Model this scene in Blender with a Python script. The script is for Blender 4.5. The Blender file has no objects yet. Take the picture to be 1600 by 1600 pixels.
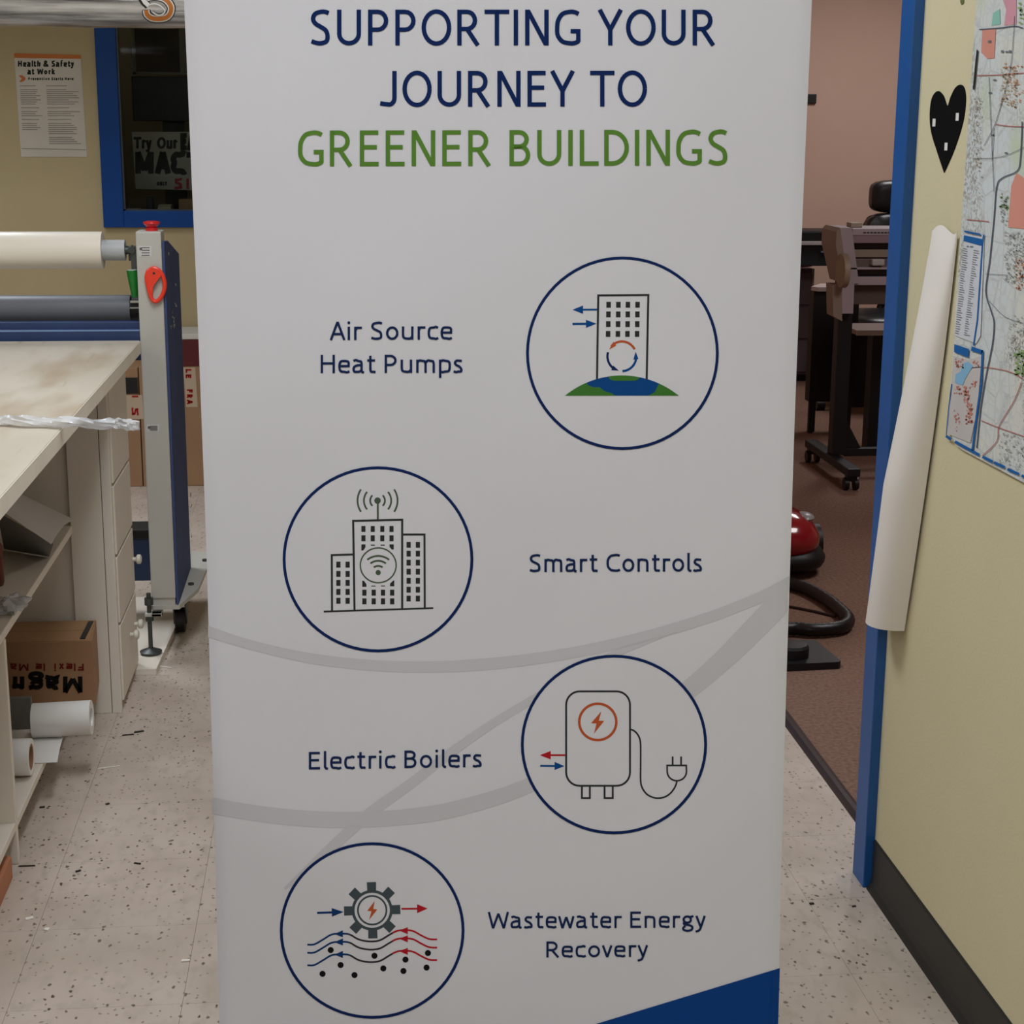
import bpy, bmesh, math, random
from mathutils import Vector
random.seed(7)
S = bpy.context.scene
COL = S.collection
R_ = math.radians

# ---------------------------------------------------------------- camera
FPX, PITCH, YAW, ROLL, CAMH = 2626.4, 0.229756, 0.1010425, 0.00656, 1.536
F_ = Vector((math.sin(YAW)*math.cos(PITCH), math.cos(YAW)*math.cos(PITCH), -math.sin(PITCH)))
R0 = Vector((math.cos(YAW), -math.sin(YAW), 0)); U0 = R0.cross(F_)
RR = R0*math.cos(ROLL) + U0*math.sin(ROLL); UU = -R0*math.sin(ROLL) + U0*math.cos(ROLL)
CAM = Vector((0, 0, CAMH))
cd = bpy.data.cameras.new('camera'); cam = bpy.data.objects.new('camera', cd); COL.objects.link(cam)
cd.sensor_width = 36; cd.lens = 36*FPX/1600; cd.clip_start = .05; cd.clip_end = 60
from mathutils import Matrix
m = Matrix((RR, UU, -F_)).transposed().to_4x4(); m.translation = CAM
cam.matrix_world = m
S.camera = cam

# ---------------------------------------------------------------- exposure, world, lights
vs = S.view_settings
vs.view_transform = 'Standard'; vs.look = 'None'; vs.gamma = 1; vs.use_curve_mapping = False
vs.exposure = 0.0
w = bpy.data.worlds.new('world'); S.world = w; w.use_nodes = True
w.node_tree.nodes['Background'].inputs[0].default_value = (.8, .86, 1, 1)
w.node_tree.nodes['Background'].inputs[1].default_value = .02

def area(name, loc, sx, sy, power, col):
    l = bpy.data.lights.new(name, 'AREA'); l.shape = 'RECTANGLE'; l.size = sx; l.size_y = sy
    l.energy = power; l.color = col
    o = bpy.data.objects.new(name, l); o.location = loc; COL.objects.link(o); return o
CEIL = 2.72
WHITE_L = (.93, 1, 1.10)
LAMPS = [(-.15, .95, 23), (-.15, -1.3, 21), (-2.4, .9, 10), (-.30, 3.35, 29), (-2.5, 3.6, 12)]  # unseen ceiling lamps; the one behind the camera is added frontal fill
for (x, y, p) in LAMPS:
    area('troffer_and_fill_light', (x, y, CEIL-.075), .55, 1.15, p, WHITE_L)
area('far_wall_fill_light', (-1.5, 5.75, CEIL-.075), .55, 1.15, 20, WHITE_L).data.spread = R_(112)  # added unseen lamp, spread narrowed so the far wall darkens towards its top
LAMPS2 = [(2.5, 4.6, 26), (3.2, 8.9, 26)]
for (x, y, p) in LAMPS2:
    area('office_light', (x, y, CEIL-.075), .55, 1.15, p, (1, .97, .97))
area('back_room_fill_light', (-1.6, 9.6, 2.5), .5, .5, 3.2, (1, .93, .8))  # added weak fill that brightens the sign behind the window

# ---------------------------------------------------------------- pixel helpers (measuring the photograph)
def ray(x, y): return RR*((x-800)/FPX) - UU*((y-800)/FPX) + F_
def onX(x, y, X): v = ray(x, y); return CAM + v*(X/v.x)
def onY(x, y, Y): v = ray(x, y); return CAM + v*(Y/v.y)
def onZ(x, y, z): v = ray(x, y); return CAM + v*((z-CAMH)/v.z)

# ---------------------------------------------------------------- materials
def lin(c): 
    c = c/255; return c/12.92 if c <= .04045 else ((c+.055)/1.055)**2.4
MATS = {}
def mat(name, rgb, rough=.6, metal=0., var=.06, scale=6., bump=0., bscale=60., spec=.5, stretch=(1,1,1), coat=0., rgb2=None):
    if name in MATS: return MATS[name]
    m = bpy.data.materials.new(name); m.use_nodes = True; nt = m.node_tree; N = nt.nodes; L = nt.links
    b = N['Principled BSDF']; b.inputs['Roughness'].default_value = rough; b.inputs['Metallic'].default_value = metal
    b.inputs['Specular IOR Level'].default_value = spec; b.inputs['Coat Weight'].default_value = coat
    geo = N.new('ShaderNodeNewGeometry'); mp = N.new('ShaderNodeMapping'); mp.inputs['Scale'].default_value = stretch
    L.new(geo.outputs['Position'], mp.inputs['Vector'])
    nz = N.new('ShaderNodeTexNoise'); nz.inputs['Scale'].default_value = scale; nz.inputs['Detail'].default_value = 5
    L.new(mp.outputs['Vector'], nz.inputs['Vector'])
    cr = N.new('ShaderNodeValToRGB'); c = [lin(v) for v in rgb]
    c2 = [lin(v) for v in rgb2] if rgb2 else [v*(1+var) for v in c]
    c1 = c if rgb2 else [v*(1-var) for v in c]
    cr.color_ramp.elements[0].position = .3; cr.color_ramp.elements[1].position = .7
    cr.color_ramp.elements[0].color = (*c1, 1); cr.color_ramp.elements[1].color = (*[min(v, 1) for v in c2], 1)
    L.new(nz.outputs['Fac'], cr.inputs['Fac']); L.new(cr.outputs['Color'], b.inputs['Base Color'])
    if bump:
        n2 = N.new('ShaderNodeTexNoise'); n2.inputs['Scale'].default_value = bscale; n2.inputs['Detail'].default_value = 4
        L.new(mp.outputs['Vector'], n2.inputs['Vector'])
        bp = N.new('ShaderNodeBump'); bp.inputs['Strength'].default_value = bump; bp.inputs['Distance'].default_value = .004
        L.new(n2.outputs['Fac'], bp.inputs['Height']); L.new(bp.outputs['Normal'], b.inputs['Normal'])
    MATS[name] = m; return m

def node_mix(nt, fac, a, b):
    mx = nt.nodes.new('ShaderNodeMix'); mx.data_type = 'RGBA'
    nt.links.new(fac, mx.inputs['Factor'])
    for s, k in ((a, 'A'), (b, 'B')):
        sock = [i for i in mx.inputs if i.name == k and i.type == 'RGBA'][0]
        if isinstance(s, (tuple, list)): sock.default_value = (*[lin(v) for v in s], 1)
        else: nt.links.new(s, sock)
    return [o for o in mx.outputs if o.type == 'RGBA'][0]

def noise_fac(nt, vec, scale, lo, hi, detail=4, stretch=None, tex='noise'):
    N, L = nt.nodes, nt.links
    if stretch:
        mp = N.new('ShaderNodeMapping'); mp.inputs['Scale'].default_value = stretch
        L.new(vec, mp.inputs['Vector']); vec = mp.outputs['Vector']
    if tex == 'noise':
        t = N.new('ShaderNodeTexNoise'); t.inputs['Detail'].default_value = detail; o = t.outputs['Fac']
    else:
        t = N.new('ShaderNodeTexVoronoi'); o = t.outputs['Distance']
    t.inputs['Scale'].default_value = scale; L.new(vec, t.inputs['Vector'])
    mr = N.new('ShaderNodeMapRange'); mr.inputs['From Min'].default_value = lo; mr.inputs['From Max'].default_value = hi
    L.new(o, mr.inputs['Value']); return mr.outputs['Result']

def floor_tile_mat():
    m = bpy.data.materials.new('vinyl_tile'); m.use_nodes = True; nt = m.node_tree; N, L = nt.nodes, nt.links
    b = N['Principled BSDF']; g = N.new('ShaderNodeNewGeometry'); p = g.outputs['Position']
    # warp for irregular flecks
    nz = N.new('ShaderNodeTexNoise'); nz.inputs['Scale'].default_value = 60; L.new(p, nz.inputs['Vector'])
    vm = N.new('ShaderNodeVectorMath'); vm.operation = 'MULTIPLY_ADD'
    vm.inputs[1].default_value = (.014, .014, 0); L.new(nz.outputs['Color'], vm.inputs[0]); L.new(p, vm.inputs[2])
    q = vm.outputs[0]
    base = node_mix(nt, noise_fac(nt, p, 5, .35, .7), (188, 172, 157), (199, 184, 170))
    base = node_mix(nt, noise_fac(nt, p, 40, .5, .75, stretch=(1, .5, 1)), base, (176, 162, 146))
    base = node_mix(nt, noise_fac(nt, p, 1.3, .5, .75), base, (162, 148, 130))
    # flecks: only some cells, small radius
    def flecks(scale, r, col, dens, st):
        nonlocal base
        mp = N.new('ShaderNodeMapping'); mp.inputs['Scale'].default_value = st; L.new(q, mp.inputs['Vector'])
        v = N.new('ShaderNodeTexVoronoi'); v.inputs['Scale'].default_value = scale; L.new(mp.outputs['Vector'], v.inputs['Vector'])
        v.voronoi_dimensions = '2D'
        mr = N.new('ShaderNodeMapRange'); mr.inputs['From Min'].default_value = r; mr.inputs['From Max'].default_value = r*.6
        L.new(v.outputs['Distance'], mr.inputs['Value'])
        sp = N.new('ShaderNodeSeparateColor'); L.new(v.outputs['Color'], sp.inputs[0])
        lt = N.new('ShaderNodeMath'); lt.operation = 'LESS_THAN'; lt.inputs[1].default_value = dens; L.new(sp.outputs[0], lt.inputs[0])
        mu = N.new('ShaderNodeMath'); mu.operation = 'MULTIPLY'; L.new(mr.outputs['Result'], mu.inputs[0]); L.new(lt.outputs[0], mu.inputs[1])
        base = node_mix(nt, mu.outputs[0], base, col)
    flecks(26, .11, (84, 72, 58), .13, (1.3, .8, 1))
    flecks(44, .16, (112, 98, 84), .16, (1, .6, 1))
    flecks(80, .22, (138, 124, 108), .2, (1, .8, 1))
    L.new(base, b.inputs['Base Color']); b.inputs['Roughness'].default_value = .42
    return m

def wall_mat(name, rgb, rgb2):
    return mat(name, rgb, rough=.75, scale=1.6, rgb2=rgb2, bump=.15, bscale=180, spec=.3)

# ---------------------------------------------------------------- mesh builder
class MB:
    def __init__(s): s.v = []; s.f = []
    def add(s, vs, fs):
        o = len(s.v); s.v += [Vector(p) for p in vs]; s.f += [tuple(i+o for i in f) for f in fs]; return s
    def box(s, x0, x1, y0, y1, z0, z1, bev=0.0):
        if bev <= 0:
            return s.add([(x0,y0,z0),(x1,y0,z0),(x1,y1,z0),(x0,y1,z0),(x0,y0,z1),(x1,y0,z1),(x1,y1,z1),(x0,y1,z1)],
                  [(0,3,2,1),(4,5,6,7),(0,1,5,4),(1,2,6,5),(2,3,7,6),(3,0,4,7)])
        bm = bmesh.new(); bmesh.ops.create_cube(bm, size=1)
        for v in bm.verts: v.co = Vector(((x0+x1)/2+v.co.x*(x1-x0), (y0+y1)/2+v.co.y*(y1-y0), (z0+z1)/2+v.co.z*(z1-z0)))
        bev = min(bev, abs(x1-x0)*.45, abs(y1-y0)*.45, abs(z1-z0)*.45)
        bmesh.ops.bevel(bm, geom=list(bm.edges), offset=bev, segments=2, affect='EDGES', profile=.6)
        bm.verts.index_update()
        s.add([v.co.copy() for v in bm.verts], [tuple(v.index for v in f.verts) for f in bm.faces]); bm.free(); return s
    def tube(s, pts, r, n=12, caps=True, closed=False):
        pts = [Vector(p) for p in pts]; K = len(pts); rs = r if isinstance(r, (list, tuple)) else [r]*K
        vs = []; up = None
        for i, p in enumerate(pts):
            if closed: t = pts[(i+1) % K]-pts[i-1]
            else: t = pts[min(i+1, K-1)]-pts[max(i-1, 0)]
            t.normalize()
            if up is None: up = t.orthogonal().normalized()
            up = (up - t*up.dot(t)).normalized(); sd = t.cross(up)
            for k in range(n):
                a = 2*math.pi*k/n; vs.append(p+(up*math.cos(a)+sd*math.sin(a))*rs[i])
        fs = []
        for i in range(K if closed else K-1):
            for k in range(n):
                a = i*n+k; b = i*n+(k+1) % n; c = ((i+1) % K)*n+(k+1) % n; d = ((i+1) % K)*n+k
                fs.append((a, b, c, d))
        if caps and not closed: fs += [tuple(range(n))[::-1], tuple((K-1)*n+k for k in range(n))]
        return s.add(vs, fs)
    def ring(s, p0, p1, ro, ri, n=32):   # hollow cylinder from p0 to p1
        p0 = Vector(p0); p1 = Vector(p1); t = (p1-p0).normalized(); up = t.orthogonal().normalized(); sd = t.cross(up); vs = []
        for p, r in ((p0, ro), (p1, ro), (p1, ri), (p0, ri)):
            for k in range(n):
                a = 2*math.pi*k/n; vs.append(p+(up*math.cos(a)+sd*math.sin(a))*r)
        fs = []
        for j in range(4):
            for k in range(n): fs.append((j*n+k, j*n+(k+1) % n, ((j+1) % 4)*n+(k+1) % n, ((j+1) % 4)*n+k))
        return s.add(vs, fs)
    def prism(s, poly, d):   # poly: 3D points in order, d: extrusion vector
        n = len(poly); d = Vector(d); vs = [Vector(p) for p in poly]+[Vector(p)+d for p in poly]
        fs = [tuple(range(n)), tuple(range(2*n-1, n-1, -1))]+[(i, i+n, (i+1) % n+n, (i+1) % n) for i in range(n)]
        return s.add(vs, fs)
    def grid(s, fn, nu, nv, thick=None):
        vs = [fn(i/nu, j/nv) for j in range(nv+1) for i in range(nu+1)]
        fs = [(j*(nu+1)+i, j*(nu+1)+i+1, (j+1)*(nu+1)+i+1, (j+1)*(nu+1)+i) for j in range(nv) for i in range(nu)]
        if thick:
            n = len(vs); d = Vector(thick); vs = vs+[Vector(p)+d for p in vs]
            fs2 = [tuple(k+n for k in f[::-1]) for f in fs]
            bd = [j*(nu+1) for j in range(nv+1)]; rt = [j*(nu+1)+nu for j in range(nv+1)]
            e = []
            for L_ in (bd, rt, list(range(nu+1)), [nv*(nu+1)+i for i in range(nu+1)]):
                e += [(a, b, b+n, a+n) for a, b in zip(L_[:-1], L_[1:])]
            fs = fs+fs2+e
        return s.add(vs, fs)
    def blob(s, c, r, nu=20, nv=12, fn=None):
        c = Vector(c); vs = []; fs = []
        for j in range(nv+1):
            th = math.pi*j/nv
            for i in range(nu):
                ph = 2*math.pi*i/nu
                d = Vector((math.sin(th)*math.cos(ph), math.sin(th)*math.sin(ph), math.cos(th)))
                if fn: d = fn(d)
                vs.append(c+Vector((d.x*r[0], d.y*r[1], d.z*r[2])))
        for j in range(nv):
            for i in range(nu): fs.append((j*nu+i, j*nu+(i+1) % nu, (j+1)*nu+(i+1) % nu, (j+1)*nu+i))
        return s.add(vs, fs)

def wloc(o):
    p = Vector((0, 0, 0))
    while o: p += o.location; o = o.parent
    return p
def obj(name, mb, material, parent=None, smooth=False, angle=35, fixn=True):
    me = bpy.data.meshes.new(name); off = wloc(parent) if parent else None
    own = None
    if not parent:      # give a one-mesh thing its origin at its base
        xs = [v.x for v in mb.v]; ys = [v.y for v in mb.v]; zs = [v.z for v in mb.v]
        off = Vector(((min(xs)+max(xs))/2, (min(ys)+max(ys))/2, min(zs))); own = off
    me.from_pydata([v-off for v in mb.v], [], mb.f); me.update()
    if fixn:
        bm = bmesh.new(); bm.from_mesh(me); bmesh.ops.remove_doubles(bm, verts=bm.verts, dist=1e-6)
        bmesh.ops.recalc_face_normals(bm, faces=bm.faces); bm.to_mesh(me); bm.free()
    if smooth:
        for p in me.polygons: p.use_smooth = True
        try: me.set_sharp_from_angle(angle=R_(angle))
        except Exception: pass
    me.materials.append(material)
    o = bpy.data.objects.new(name, me); COL.objects.link(o)
    if parent: o.parent = parent
    else: o.location = own
    return o
def thing(name, label, cat, loc=(0, 0, 0), group=None):
    o = bpy.data.objects.new(name, None); COL.objects.link(o); o.location = loc; o.empty_display_size = .05
    o['label'] = label; o['category'] = cat
    if group: o['group'] = group
    return o
def tag(o, label, cat, group=None):
    o['label'] = label; o['category'] = cat
    if group: o['group'] = group
    return o
def struct(name, mb, material, parent=None, **k):
    o = obj(name, mb, material, parent, **k); o['kind'] = 'structure'; return o

# ---------------------------------------------------------------- flat print: shapes in picture units laid onto a real surface
def cr(pts, n=6):           # Catmull-Rom
    P = [pts[0]]+list(pts)+[pts[-1]]; out = []
    for i in range(1, len(P)-2):
        for k in range(n):
            t = k/n; a, b, c, d = P[i-1], P[i], P[i+1], P[i+2]
            out.append(tuple(.5*(2*b[j]+(c[j]-a[j])*t+(2*a[j]-5*b[j]+4*c[j]-d[j])*t*t+(3*b[j]-a[j]-3*c[j]+d[j])*t**3) for j in (0, 1)))
    out.append(tuple(pts[-1])); return out
def arc(cx, cy, rx, ry, a0, a1, n=14):
    return [(cx+rx*math.cos(R_(a0+(a1-a0)*i/n)), cy+ry*math.sin(R_(a0+(a1-a0)*i/n))) for i in range(n+1)]
class Print(MB):
    def __init__(s, fn): super().__init__(); s.fn = fn
    def ribbon(s, pts, w, closed=False):
        q = [pts[0]]
        for p in pts[1:]:
            if math.hypot(p[0]-q[-1][0], p[1]-q[-1][1]) > w*.08: q.append(p)
        q2 = []; M_ = len(q)
        for i in range(M_ if closed else M_-1):
            a, b = q[i], q[(i+1) % M_]; k = max(1, int(math.hypot(b[0]-a[0], b[1]-a[1])/14))
            q2 += [(a[0]+(b[0]-a[0])*t/k, a[1]+(b[1]-a[1])*t/k) for t in range(k)]
        pts = q2 if closed else q2+[q[-1]]
        K = len(pts); vs = []
        for i, p in enumerate(pts):
            if closed: a, b = pts[i-1], pts[(i+1) % K]
            else: a, b = pts[max(i-1, 0)], pts[min(i+1, K-1)]
            d1 = (p[0]-a[0], p[1]-a[1]); d2 = (b[0]-p[0], b[1]-p[1])
            l1 = math.hypot(*d1) or 1; l2 = math.hypot(*d2) or 1
            tx = d1[0]/l1+d2[0]/l2; ty = d1[1]/l1+d2[1]/l2; l = math.hypot(tx, ty) or 1; tx /= l; ty /= l
            c = 1
            if (closed or 0 < i < K-1): c = 1/max(.45, (tx*d1[0]+ty*d1[1])/l1)
            h = w/2*c
            vs += [s.fn(p[0]-ty*h, p[1]+tx*h), s.fn(p[0]+ty*h, p[1]-tx*h)]
        n = K if closed else K-1
        fs = [(2*i, 2*i+1, (2*i+3) % (2*K), (2*i+2) % (2*K)) for i in range(n)]
        return s.add(vs, fs)
    def poly(s, pts): return s.add([s.fn(*p) for p in pts], [tuple(range(len(pts)))])
    def rect(s, x0, y0, x1, y1): return s.poly([(x0, y0), (x1, y0), (x1, y1), (x0, y1)])
    def crect(s, cx, cy, w, h): return s.rect(cx-w/2, cy-h/2, cx+w/2, cy+h/2)
    def disc(s, cx, cy, rx, ry, n=40): return s.poly(arc(cx, cy, rx, ry, 0, 360, n)[:-1])
    def bigdisc(s, cx, cy, rx, ry, rows=30):
        def f(i, j):
            t = -1+2*j; wd = rx*math.sqrt(max(0, 1-t*t)); return s.fn(cx-wd+2*wd*i, cy+ry*t)
        return s.grid(f, 16, rows)
    def band(s, top, bot, n=18):
        a = cr(top, n); b = cr(bot, n); vs = []
        for p, q in zip(a, b): vs += [s.fn(*p), s.fn(*q)]
        return s.add(vs, [(2*i, 2*i+1, 2*i+3, 2*i+2) for i in range(len(a)-1)])
    def ellipse(s, cx, cy, rx, ry, w, n=72): return s.ribbon(arc(cx, cy, rx, ry, 0, 360, n)[:-1], w, True)
    def out(s, name, material, parent):
        return obj(name, s, material, parent, fixn=False)
    def out_each(s, name, material, parent):      # every stroke or shape an object of its own
        import itertools
        for k, grp in itertools.groupby(range(len(s.f)), key=lambda i: s.tag_of(s.f[i][0])):
            g = MB(); used = {}; fs = []
            for i in grp: fs.append(tuple(used.setdefault(v, len(used)) for v in s.f[i]))
            g.add([s.v[v] for v in used], fs); obj(name, g, material, parent, fixn=False)
    def tag_of(s, vi):
        import bisect
        return bisect.bisect_right(s.starts, vi)
    def add(s, vs, fs):
        if not hasattr(s, 'starts'): s.starts = []
        s.starts.append(len(s.v)); return super().add(vs, fs)

def glyph(ch, h):
    """strokes of one letter: cap height 1, y up, x from 0; h = half the stroke. returns (width, [polyline...], [dots])"""
    X = .73; e = h
    def A(*k): return arc(*k)
    t = 1-e
    if ch == 'A': return .70, [[(e*.8, 0), (.35, 1)], [(.35, 1), (.70-e*.8, 0)], [(.15, .33), (.55, .33)]], []
    if ch == 'B':
        return .57, [[(e, 0), (e, 1)], [(e, t), (.27, t)]+A(.27, (t+.54)/2, .20, (t-.54)/2, 90, -90, 10)+[(e, .54)],
                     [(e, .54), (.30, .54)]+A(.30, (.54+e)/2, .57-.30-e, (.54-e)/2, 90, -90, 10)+[(e, e)]], []
    if ch == 'C': return .66, [cr([(.64, .90), (.52, .94), (.40, t), (.22, .88), (.10, .70), (e+.01, .5), (.10, .29), (.22, .12), (.41, e), (.54, .07), (.65, .12)])], []
    if ch == 'D': return .68, [[(e, 0), (e, 1)], [(e, t), (.22, t)]+A(.22, .5, .68-.22-e, .5-e, 90, -90, 16)+[(e, e)]], []
    if ch == 'E': return .52, [[(e, 0), (e, 1)], [(e, t), (.51, t)], [(e, .53), (.47, .53)], [(e, e), (.52, e)]], []
    if ch == 'F': return .50, [[(e, 0), (e, 1)], [(e, t), (.50, t)], [(e, .53), (.45, .53)]], []
    if ch == 'G': return .72, [cr([(.66, .88), (.55, .93), (.42, t), (.22, .88), (.10, .70), (e+.01, .49), (.09, .28), (.22, .11), (.42, e), (.56, .07), (.67, .13)]), [(.67-e*.3, .10), (.67-e*.3, .46)], [(.44, .46-e), (.67+e*.6, .46-e)]], []
    if ch == 'H': return .66, [[(e, 0), (e, 1)], [(.66-e, 0), (.66-e, 1)], [(e, .53), (.66-e, .53)]], []
    if ch == 'I': return 2*e, [[(e, 0), (e, 1)]], []
    if ch == 'J': return .46, [[(.46-e, 1), (.46-e, .25)]+A(.24, .25, .22-e, .25-e, 0, -80, 8)+[(.12, e+.02), (.0, .10)]], []
    if ch == 'L': return .52, [[(e, 1), (e, 0)], [(e, e), (.52, e)]], []
    if ch == 'M': return .84, [[(e, 0), (.13, 1)], [(.13, 1), (.42, .15)], [(.42, .15), (.71, 1)], [(.71, 1), (.84-e, 0)]], []
    if ch == 'N': return .65, [[(e, 0), (e, 1)], [(.65-e, 0), (.65-e, 1)], [(e+e*.3, .97), (.65-e*1.3, .03)]], []
    if ch == 'O': return .82, [A(.41, .5, .41-e, .5-e+.01, 0, 360, 28)], []
    if ch == 'P': return .56, [[(e, 0), (e, 1)], [(e, t), (.27, t)]+A(.27, (t+.44)/2, .56-.27-e, (t-.44)/2, 90, -90, 10)+[(e, .44)]], []
    if ch == 'R': return .63, [[(e, 0), (e, 1)], [(e, t), (.27, t)]+A(.27, (t+.46)/2, .55-.27-e, (t-.46)/2, 90, -90, 10)+[(e, .46)], [(.27, .46), (.63-e, 0)]], []
    if ch == 'S': return .54, [cr([(.50, .90), (.40, .94), (.28, t), (.13, .88), (e+.01, .74), (.14, .61), (.28, .52), (.42, .42), (.54-e-.01, .27), (.44, .12), (.30, e), (.17, .07), (.03, .12)])], []
    if ch == 'T': return .68, [[(.34, 0), (.34, 1)], [(0, t), (.68, t)]], []
    if ch == 'U': return .66, [[(e, 1), (e, .33)]+A(.33, .33, .33-e, .33-e, 180, 360, 14)+[(.66-e, 1)]], []
    if ch == 'W': return 1.0, [[(e*.8, 1), (.25, 0)], [(.25, 0), (.50, .9)], [(.50, .9), (.75, 0)], [(.75, 0), (1-e*.8, 1)]], []
    if ch == 'Y': return .68, [[(.34, 0), (.34, .46)], [(.34, .44), (e*.8, 1)], [(.34, .44), (.68-e*.8, 1)]], []
    if ch == '&': return .80, [cr([(.76, .0), (.48, .30), (.20, .66), (.20, .86), (.34, .95), (.48, .86), (.46, .70), (.22, .48), (.07, .28), (.14, .09), (.33, e), (.52, .12), (.66, .42)])], []
    # lower case
    if ch == 'a': return .52, [cr([(.06, X-.07), (.16, X-.02), (.27, X-e), (.39, X-.1), (.42, X-.22)])+[(.42, .14)]+[(.45, .05), (.53, .03)], cr([(.42, .43), (.24, .42), (.10, .34), (e, .21), (.10, .08), (.20, e), (.33, .08), (.42, .17)])], []
    if ch == 'c': return .48, [cr([(.47, X-.09), (.38, X-.03), (.29, X-e), (.12, X-.11), (e, X/2), (.12, .11), (.29, e), (.39, .04), (.48, .10)])], []
    if ch == 'e': return .54, [[(e, .38), (.54-e, .38)]+cr([(.54-e, .40), (.46, X-.12), (.29, X-e), (.12, X-.11), (e, X/2), (.12, .11), (.30, e), (.41, .04), (.51, .10)])], []
    if ch == 'g': return .54, [A(.25, .50, .17, .19, 0, 360, 18), [(.36, X-.08), (.54, X-.02)], cr([(.14, .36), (.09, .26), (.18, .19), (.36, .15), (.48, .05), (.45, -.12), (.26, -.19), (.09, -.13), (.06, -.02), (.16, .12)])], []
    if ch == 'h': return .54, [[(e, 0), (e, 1.04)], cr([(e, X-.16), (.16, X-.06), (.29, X-e), (.43, X-.1), (.54-e, X-.26)])+[(.54-e, 0)]], []
    if ch == 'i': return 2*e, [[(e, 0), (e, X)]], [(e, X+.22)]
    if ch == 'k': return .50, [[(e, 0), (e, 1.04)], [(.44, X), (e, .32)], [(.19, .43), (.48, 0)]], []
    if ch == 'l': return .20, [[(e, 1.04), (e, .14), (e+.05, .05), (.20, .03)]], []
    if ch == 'm': return .86, [[(e, 0), (e, X)], cr([(e, X-.14), (.16, X-.05), (.27, X-e), (.39, X-.1), (.43, X-.26)])+[(.43, 0)], cr([(.43, X-.18), (.53, X-.05), (.64, X-e), (.76, X-.1), (.86-e, X-.26)])+[(.86-e, 0)]], []
    if ch == 'n': return .54, [[(e, 0), (e, X)], cr([(e, X-.16), (.16, X-.06), (.29, X-e), (.43, X-.1), (.54-e, X-.26)])+[(.54-e, 0)]], []
    if ch == 'o': return .58, [A(.29, X/2, .29-e, X/2-e+.01, 0, 360, 20)], []
    if ch == 'p': return .56, [[(e, -.28), (e, X)], cr([(e, X-.14), (.17, X-.05), (.30, X-e), (.46, X-.13), (.56-e, X/2), (.45, .11), (.28, e), (.16, .04), (e, .10)])], []
    if ch == 'r': return .36, [[(e, 0), (e, X)], cr([(e, X-.20), (.14, X-.07), (.24, X-e), (.36, X-.06)])], []
    if ch == 's': return .42, [cr([(.38, X-.08), (.27, X-e), (.14, X-.07), (e+.01, X-.19), (.13, X-.30), (.27, .34), (.42-e, .20), (.34, .08), (.22, e), (.11, .04), (.02, .09)])], []
    if ch == 't': return .38, [[(.14, .95), (.14, .18)]+cr([(.14, .18), (.18, .07), (.27, e), (.37, .05)], 3)[1:], [(0, X-e*.6), (.35, X-e*.6)]], []
    if ch == 'u': return .54, [cr([(e, X), (e, .26), (.11, .11), (.24, e), (.38, .07), (.54-e, .18)]), [(.54-e, X), (.54-e, 0)]], []
    if ch == 'v': return .50, [[(e*.8, X), (.25, 0)], [(.25, 0), (.50-e*.8, X)]], []
    if ch == 'w': return .78, [[(e*.8, X), (.21, 0)], [(.21, 0), (.39, X-.05)], [(.39, X-.05), (.57, 0)], [(.57, 0), (.78-e*.8, X)]], []
    if ch == 'x': return .5, [[(e, 0), (.5-e, X)], [(e, X), (.5-e, 0)]], []
    if ch == 'f': return .36, [cr([(.36, 1.0), (.26, 1.02), (.15, .92), (.14, .7)])+[(.14, 0)], [(0, X-e), (.33, X-e)]], []
    if ch == 'y': return .50, [[(e*.8, X), (.26, .02)], cr([(.50-e*.8, X), (.26, .02), (.18, -.16), (.02, -.24)])], []
    return .35, [], []
def text(pr, s, x0, x1, yl, yr, cap, stroke, gap=.19, space=.50):
    h = stroke/cap/2; x = 0; items = []
    TH = {'A', 'T', 'Y', 'W', 'v', 'w', 'y', 'V'}
    for i, ch in enumerate(s):
        if ch == ' ': x += space-gap; continue
        wd, st, dots = glyph(ch, h); items.append((x, st, dots)); 
        g = gap
        nx = s[i+1] if i+1 < len(s) else ' '
        if ch in TH: g -= .07
        if nx in TH: g -= .07
        if ch in 'OCGDecops' : g -= .03
        if nx in 'OCGQaceogs': g -= .03
        if ch in 'rtlL': g -= .04
        if ch in 'RK' and nx in 'eaoc': g -= .06
        last = x+wd; x += wd+g
    k = (x1-x0)/last
    def P(p): return (x0+p[0]*k, yl+(yr-yl)*(p[0]/last)-p[1]*cap)
    for ox, st, dots in items:
        for pl in st: pr.ribbon([P((ox+a, b)) for a, b in pl], stroke)
        for a, b in dots: c = P((ox+a, b)); pr.disc(c[0], c[1], stroke*.62, stroke*.62, 10)
def arrow(pr, x0, y0, x1, y1, w, hl, hw):
    d = math.hypot(x1-x0, y1-y0); tx, ty = (x1-x0)/d, (y1-y0)/d; bx, by = x1-tx*hl, y1-ty*hl
    pr.ribbon([(x0, y0), (bx+tx*.5, by+ty*.5)], w)
    pr.poly([(x1, y1), (bx-ty*hw, by+tx*hw), (bx+ty*hw, by-tx*hw)])

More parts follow.
